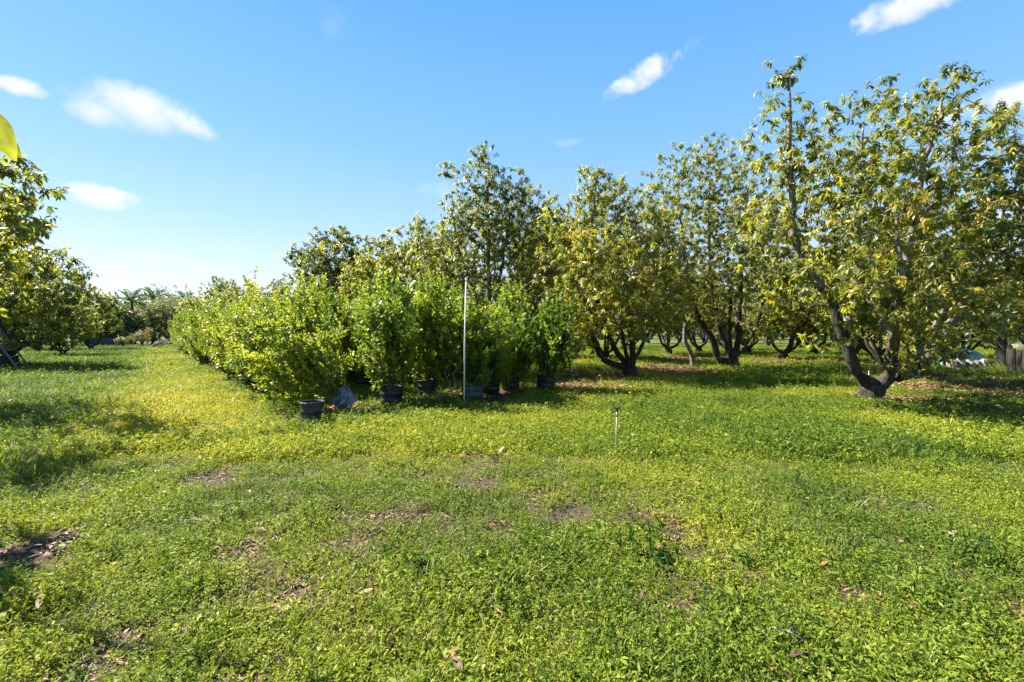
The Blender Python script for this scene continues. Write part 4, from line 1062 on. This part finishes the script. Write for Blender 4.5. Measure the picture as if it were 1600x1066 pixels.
FL = [(572, 945, 'tan', .11, 'flat pale tan fallen leaf lying alone on the thin cover'), (390, 779, 'red', .13, 'curled orange red fallen leaf beside the bare lane soil'), (632, 975, 'red', .12, 'upright rust coloured fallen leaf among yellow weeds'), (849, 910, 'pink', .10, 'pinkish curled fallen leaf on the dense cover straight ahead'),
      (775, 970, 'red', .10, 'reddish crumpled fallen leaf behind a clump of tall weeds'), (1213, 984, 'red', .12, 'rust red upright fallen leaf beside a grey twig'), (708, 1034, 'pink', .12, 'long pinkish fallen leaf pointing at the viewer'), (716, 1054, 'brown', .14, 'dark brown curled fallen leaf at the picture\'s bottom edge'),
      (757, 1056, 'tan', .09, 'small tan fallen leaf at the bottom edge beside the dark brown one'), (612, 1018, 'brown', .12, 'dark folded fallen leaf on brown litter'), (955, 1008, 'brown', .12, 'dark brown fallen leaf sunk in deep green cover'), (196, 901, 'pink', .09, 'small pinkish fallen leaf in the shaded corner cover'),
      (52, 945, 'tan', .09, 'pale fallen leaf next to a long brown one'), (66, 957, 'brown', .16, 'long dark brown fallen leaf at the bare soil'), (703, 763, 'red', .15, 'rust fallen leaf below the bare dirt patch'), (630, 855, 'red', .13, 'orange fallen leaf on a yellow weed'),
      (1123, 811, 'red', .13, 'small red brown fallen leaf in the open cover past the sprinkler'), (1506, 954, 'red', .11, 'orange fallen leaf close to the edge of the view'), (1486, 846, 'pink', .14, 'pale orange fallen leaf on a brownish patch'), (1200, 830, 'red', .12, 'rust fallen leaf lying with another close by'), (1180, 833, 'pink', .12, 'pale fallen leaf lying with a rust one close by'),
      (1505, 742, 'pink', .16, 'pale fallen leaf beyond the brownish patch'), (1272, 700, 'red', .16, 'red brown fallen leaf before the tree shade'), (1580, 785, 'red', .15, 'rust fallen leaf by the side of the open cover'), (190, 790, 'brown', .12, 'brown fallen leaf in the weeds of the lane shade'), (505, 775, 'brown', .13, 'brown fallen leaf near the middle of the lane'), (1000, 1050, 'tan', .07, 'tiny tan fallen leaf by the bottom edge')]
for i, (u, v, c, L, lb) in enumerate(FL):
    p = foot(u, v); o = obj('fallen_leaf', DL[c]); o.location = (p[0], p[1], float(gz(p[0], p[1])) + .085)
    o.rotation_euler = (.5 * math.sin(i * 3.3), -.35 + .4 * math.sin(i * 1.9), i * 2.1); L *= .8; o.scale = (L, L, L); tag(o, lb, 'leaf', 'fallen leaves scattered on the ground cover')
# grey twig
p = foot(1232, 1012); root = empty('twig', (p[0], p[1], float(gz(p[0], p[1])) + .085)); tag(root, 'short bleached grey twig lying in the ground cover', 'twig')
mb = MB(); mb.tube([(-.06, .05, .01), (0, 0, .02), (.07, -.05, .0)], [.005, .006, .003], 6); mb.build('stem', M['grey_wood'], root)
mb = MB(); mb.tube([(0, 0, .02), (.03, .02, .03), (.06, .02, .02)], [.004, .003, .002], 6); mb.build('side_twig', M['grey_wood'], root)

# ------------------------------------------------------------------ ground cover (instances on points)
def herb(seed, n, R_, h, ll, wf, tint, templ=T_MID, per=6):
    r = np.random.default_rng(seed)
    a = r.random(n) * 6.283; q = R_ * np.sqrt(r.random(n)); B = np.stack([q * np.cos(a), q * np.sin(a), np.zeros(n)], 1)
    H = h * .9 * np.clip(r.normal(.7, .42, n), .1, 1.7)
    lean = r.normal(0, .35, (n, 2))
    k = np.repeat(np.arange(n), per); m = len(k); t = r.random(m) * .8 + .25
    P = B[k] + np.stack([lean[k, 0] * H[k] * t, lean[k, 1] * H[k] * t, H[k] * t], 1)
    an = r.random(m) * 6.283; el = r.normal(.5, .55, m)
    D = np.stack([np.cos(an) * np.cos(el), np.sin(an) * np.cos(el), np.sin(el)], 1)
    Nn = nrm(np.array([0, 0, 1.]) + r.normal(0, .5, (m, 3)))
    ln = ll * .78 * np.clip(r.normal(.85, .28, m), .35, 1.6)
    tb = np.clip(r.normal(tint[0], tint[1], n), 0, 1)
    return leaves(P, D, Nn, ln, ln * wf, templ, np.clip(tb[k] + r.normal(0, .06, m), 0, 1))
def tuft(seed, n, R_, h, tint, wd=.006):
    r = np.random.default_rng(seed)
    a = r.random(n) * 6.283; q = R_ * np.sqrt(r.random(n)); P = np.stack([q * np.cos(a), q * np.sin(a), np.zeros(n)], 1)
    an = r.random(n) * 6.283; D = np.stack([np.cos(an) * .5, np.sin(an) * .5, np.ones(n)], 1) + r.normal(0, .15, (n, 3))
    Nn = np.stack([-np.cos(an), -np.sin(an), np.full(n, .4)], 1)
    ln = h * np.clip(r.normal(.8, .3, n), .3, 1.6)
    T_B = (np.array([[0, .4, 0], [0, -.4, 0], [.5, .5, .02], [.5, -.5, .02], [.85, .3, -.10], [.85, -.3, -.10], [1.05, 0, -.22]]), np.array([[0, 1, 3], [0, 3, 2], [2, 3, 5], [2, 5, 4], [4, 5, 6]]))
    return leaves(P, D, Nn, ln, np.full(n, wd), T_B, np.clip(r.normal(tint[0], tint[1], n), 0, 1))
def litter(seed, n, R_):
    r = np.random.default_rng(seed)
    a = r.random(n) * 6.283; q = R_ * np.sqrt(r.random(n)); P = np.stack([q * np.cos(a), q * np.sin(a), r.random(n) * .035 + .004], 1)
    an = r.random(n) * 6.283; D = np.stack([np.cos(an), np.sin(an), r.normal(0, .3, n)], 1); Nn = nrm(np.array([0, 0, 1.]) + r.normal(0, .4, (n, 3)))
    ln = np.clip(r.normal(.085, .035, n), .02, .16)
    return leaves(P, D, Nn, ln, ln * np.where(r.random(n) < .3, .12, .42), T_MID, np.clip(r.normal(.5, .25, n), 0, 1))
def scatter_object(name, label, protos, mat, pts, rot, scl, idx, hue, parentcoll):
    c = bpy.data.collections.new(parentcoll)
    for i, (v, f, t) in enumerate(protos):
        c.objects.link(bpy.data.objects.new('%s_%02d' % (parentcoll, i), mesh_np(parentcoll, v, f, mat, {'tint': ('FLOAT', t)}, True)))
    me = mesh_np(name, pts, None, mat, {'rot': ('FLOAT_VECTOR', rot), 'scl': ('FLOAT', scl), 'pick': ('INT', idx), 'hue': ('FLOAT', hue)})
    o = obj(name, me); tag(o, label, None, None, 'stuff')
    g = bpy.data.node_groups.new(name + '_scatter', 'GeometryNodeTree')
    g.interface.new_socket('Geometry', in_out='INPUT', socket_type='NodeSocketGeometry'); g.interface.new_socket('Geometry', in_out='OUTPUT', socket_type='NodeSocketGeometry')
    gi = g.nodes.new('NodeGroupInput'); go = g.nodes.new('NodeGroupOutput')
    ip = g.nodes.new('GeometryNodeInstanceOnPoints'); ci = g.nodes.new('GeometryNodeCollectionInfo')
    ci.inputs['Collection'].default_value = c; ci.inputs['Separate Children'].default_value = True; ci.inputs['Reset Children'].default_value = True
    def na(nm, ty):
        n = g.nodes.new('GeometryNodeInputNamedAttribute'); n.data_type = ty; n.inputs['Name'].default_value = nm
        return next(s for s in n.outputs if s.enabled)
    er = g.nodes.new('FunctionNodeEulerToRotation')
    g.links.new(na('rot', 'FLOAT_VECTOR'), er.inputs[0]); g.links.new(er.outputs[0], ip.inputs['Rotation'])
    g.links.new(na('scl', 'FLOAT'), ip.inputs['Scale']); g.links.new(na('pick', 'INT'), ip.inputs['Instance Index'])
    ip.inputs['Pick Instance'].default_value = True
    g.links.new(ci.outputs[0], ip.inputs['Instance']); g.links.new(gi.outputs[0], ip.inputs['Points']); g.links.new(ip.outputs[0], go.inputs[0])
    md = o.modifiers.new('scatter', 'NODES'); md.node_group = g
    return o
def candidates(n, dmin, dmax, power=1.0, wide=1.25):
    """points over the ground in view, density falling with distance"""
    r = np.random.default_rng(int(n + dmax * 10))
    d = (dmin ** (2 - power) + r.random(n) * (dmax ** (2 - power) - dmin ** (2 - power))) ** (1 / (2 - power)) if power != 2 else dmin * (dmax / dmin) ** r.random(n)
    x = (r.random(n) * 2 - 1) * wide * d
    x += np.where(d < 3, (r.random(n) - .5) * 1.0, 0)
    return x, d, r
def build_scatter(name, label, protos, mat, sets, coll):
    PT, RT, SC, IX, HU = [], [], [], [], []
    for (n, d0, d1, power, s0, s1, probf, huef, picks) in sets:
        x, y, r = candidates(n, d0, d1, power)
        pr = probf(x, y); k = r.random(n) < pr; x, y = x[k], y[k]; m = len(x)
        PT.append(np.stack([x, y, gz(x, y) - .004], 1)); RT.append(np.stack([r.normal(0, .1, m), r.normal(0, .1, m), r.random(m) * 6.283], 1))
        SC.append((s0 + (s1 - s0) * r.random(m)) * (.45 + .35 * cover(x, y) + .6 * vnoise(x + 11, y - 5, .42))); IX.append(r.choice(picks, m)); HU.append(huef(x, y) + r.normal(0, .05, m))
    return scatter_object(name, label, protos, mat, np.concatenate(PT), np.concatenate(RT), np.concatenate(SC), np.concatenate(IX), np.concatenate(HU), coll)
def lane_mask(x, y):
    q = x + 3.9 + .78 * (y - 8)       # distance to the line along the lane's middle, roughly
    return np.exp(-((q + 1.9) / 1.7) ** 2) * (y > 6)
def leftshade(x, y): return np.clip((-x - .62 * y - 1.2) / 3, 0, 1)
def hue_h(x, y): return .12 + (fbm(x + 40, y, 2.0) - .5) * .8 + (.30 * lane_mask(x, y)) - .22 * leftshade(x, y)  # last term puts the left side's shade into the plant colour
HP = [herb(1, 34, .16, .06, .026, .5, (.55, .14)), herb(2, 34, .16, .055, .022, .55, (.6, .14)), herb(3, 30, .15, .075, .030, .42, (.5, .14)), herb(4, 26, .15, .10, .038, .36, (.48, .13)), herb(5, 22, .14, .13, .048, .36, (.4, .13), per=8),
      herb(6, 10, .12, .14, .085, .5, (.3, .12), per=8), herb(7, 40, .28, .08, .036, .46, (.46, .16), T_LOW, 6), herb(8, 40, .28, .10, .042, .42, (.44, .16), T_LOW, 6)]
near_ok = lambda x, y: np.clip(cover(x, y) * 1.25 - .12, 0, 1)
def weedy(x, y):                      # rank weeds round the feet of the front pots and along the lane edge of the block
    m = np.zeros_like(x)
    for (u, v, rr) in ((472, 676, .3), (492, 680, .35), (512, 672, .5), (540, 662, .6), (580, 655, .5), (640, 640, .5), (690, 636, .5), (730, 630, .35), (440, 640, .5), (400, 615, .7), (370, 600, .9), (460, 655, .5)):
        q = foot(u, v); m = np.maximum(m, np.exp(-((x - q[0]) ** 2 + (y - q[1]) ** 2) / rr ** 2))
    return np.clip(m * 1.2 - .15, 0, 1)
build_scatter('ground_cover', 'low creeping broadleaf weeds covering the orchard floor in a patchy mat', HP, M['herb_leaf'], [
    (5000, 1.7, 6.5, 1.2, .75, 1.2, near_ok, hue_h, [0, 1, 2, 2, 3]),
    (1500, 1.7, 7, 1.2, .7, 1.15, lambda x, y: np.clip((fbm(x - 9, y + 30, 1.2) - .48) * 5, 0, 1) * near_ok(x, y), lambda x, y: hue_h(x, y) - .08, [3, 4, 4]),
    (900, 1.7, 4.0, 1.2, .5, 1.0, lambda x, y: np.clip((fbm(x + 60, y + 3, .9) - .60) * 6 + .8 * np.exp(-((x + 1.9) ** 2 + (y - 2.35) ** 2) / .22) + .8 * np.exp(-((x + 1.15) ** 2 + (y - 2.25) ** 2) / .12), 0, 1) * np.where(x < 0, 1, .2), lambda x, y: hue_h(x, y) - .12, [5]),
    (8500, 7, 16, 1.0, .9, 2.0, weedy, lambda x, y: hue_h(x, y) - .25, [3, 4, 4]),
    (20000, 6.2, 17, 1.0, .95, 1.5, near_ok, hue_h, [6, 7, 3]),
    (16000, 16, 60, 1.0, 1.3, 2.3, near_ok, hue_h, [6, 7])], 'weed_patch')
GP = [tuft(1, 26, .05, .11, (.55, .18)), tuft(2, 22, .07, .16, (.5, .18)), tuft(3, 40, .16, .10, (.6, .18), .005), tuft(4, 30, .14, .30, (.35, .15), .010)]
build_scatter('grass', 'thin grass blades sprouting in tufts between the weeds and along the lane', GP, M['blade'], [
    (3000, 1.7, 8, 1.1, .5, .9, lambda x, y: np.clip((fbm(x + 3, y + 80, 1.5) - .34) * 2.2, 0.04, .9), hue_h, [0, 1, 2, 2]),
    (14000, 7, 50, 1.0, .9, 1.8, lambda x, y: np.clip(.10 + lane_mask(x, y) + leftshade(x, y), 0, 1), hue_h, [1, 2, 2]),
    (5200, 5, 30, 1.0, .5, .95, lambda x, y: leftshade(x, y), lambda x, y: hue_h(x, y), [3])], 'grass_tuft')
LP = [litter(1, 26, .22), litter(2, 26, .22), litter(3, 30, .3)]
build_scatter('leaf_litter', 'brown dead leaves and straw lying thick under the trees and on bare soil', LP, M['dry_leaf'], [
    (4200, 1.7, 7, 1.2, .3, .75, lambda x, y: np.clip(1.1 - cover(x, y) * 1.05, .12, 1), lambda x, y: 0 * x, [0, 1]),
    (60000, 6, 40, 1.0, .9, 1.6, lambda x, y: np.clip(leaf_litter_mask(x, y) * 1.3 - .1 + .22 * (1 - cover(x, y)), 0, 1), lambda x, y: 0 * x, [0, 1, 2])], 'litter_patch')
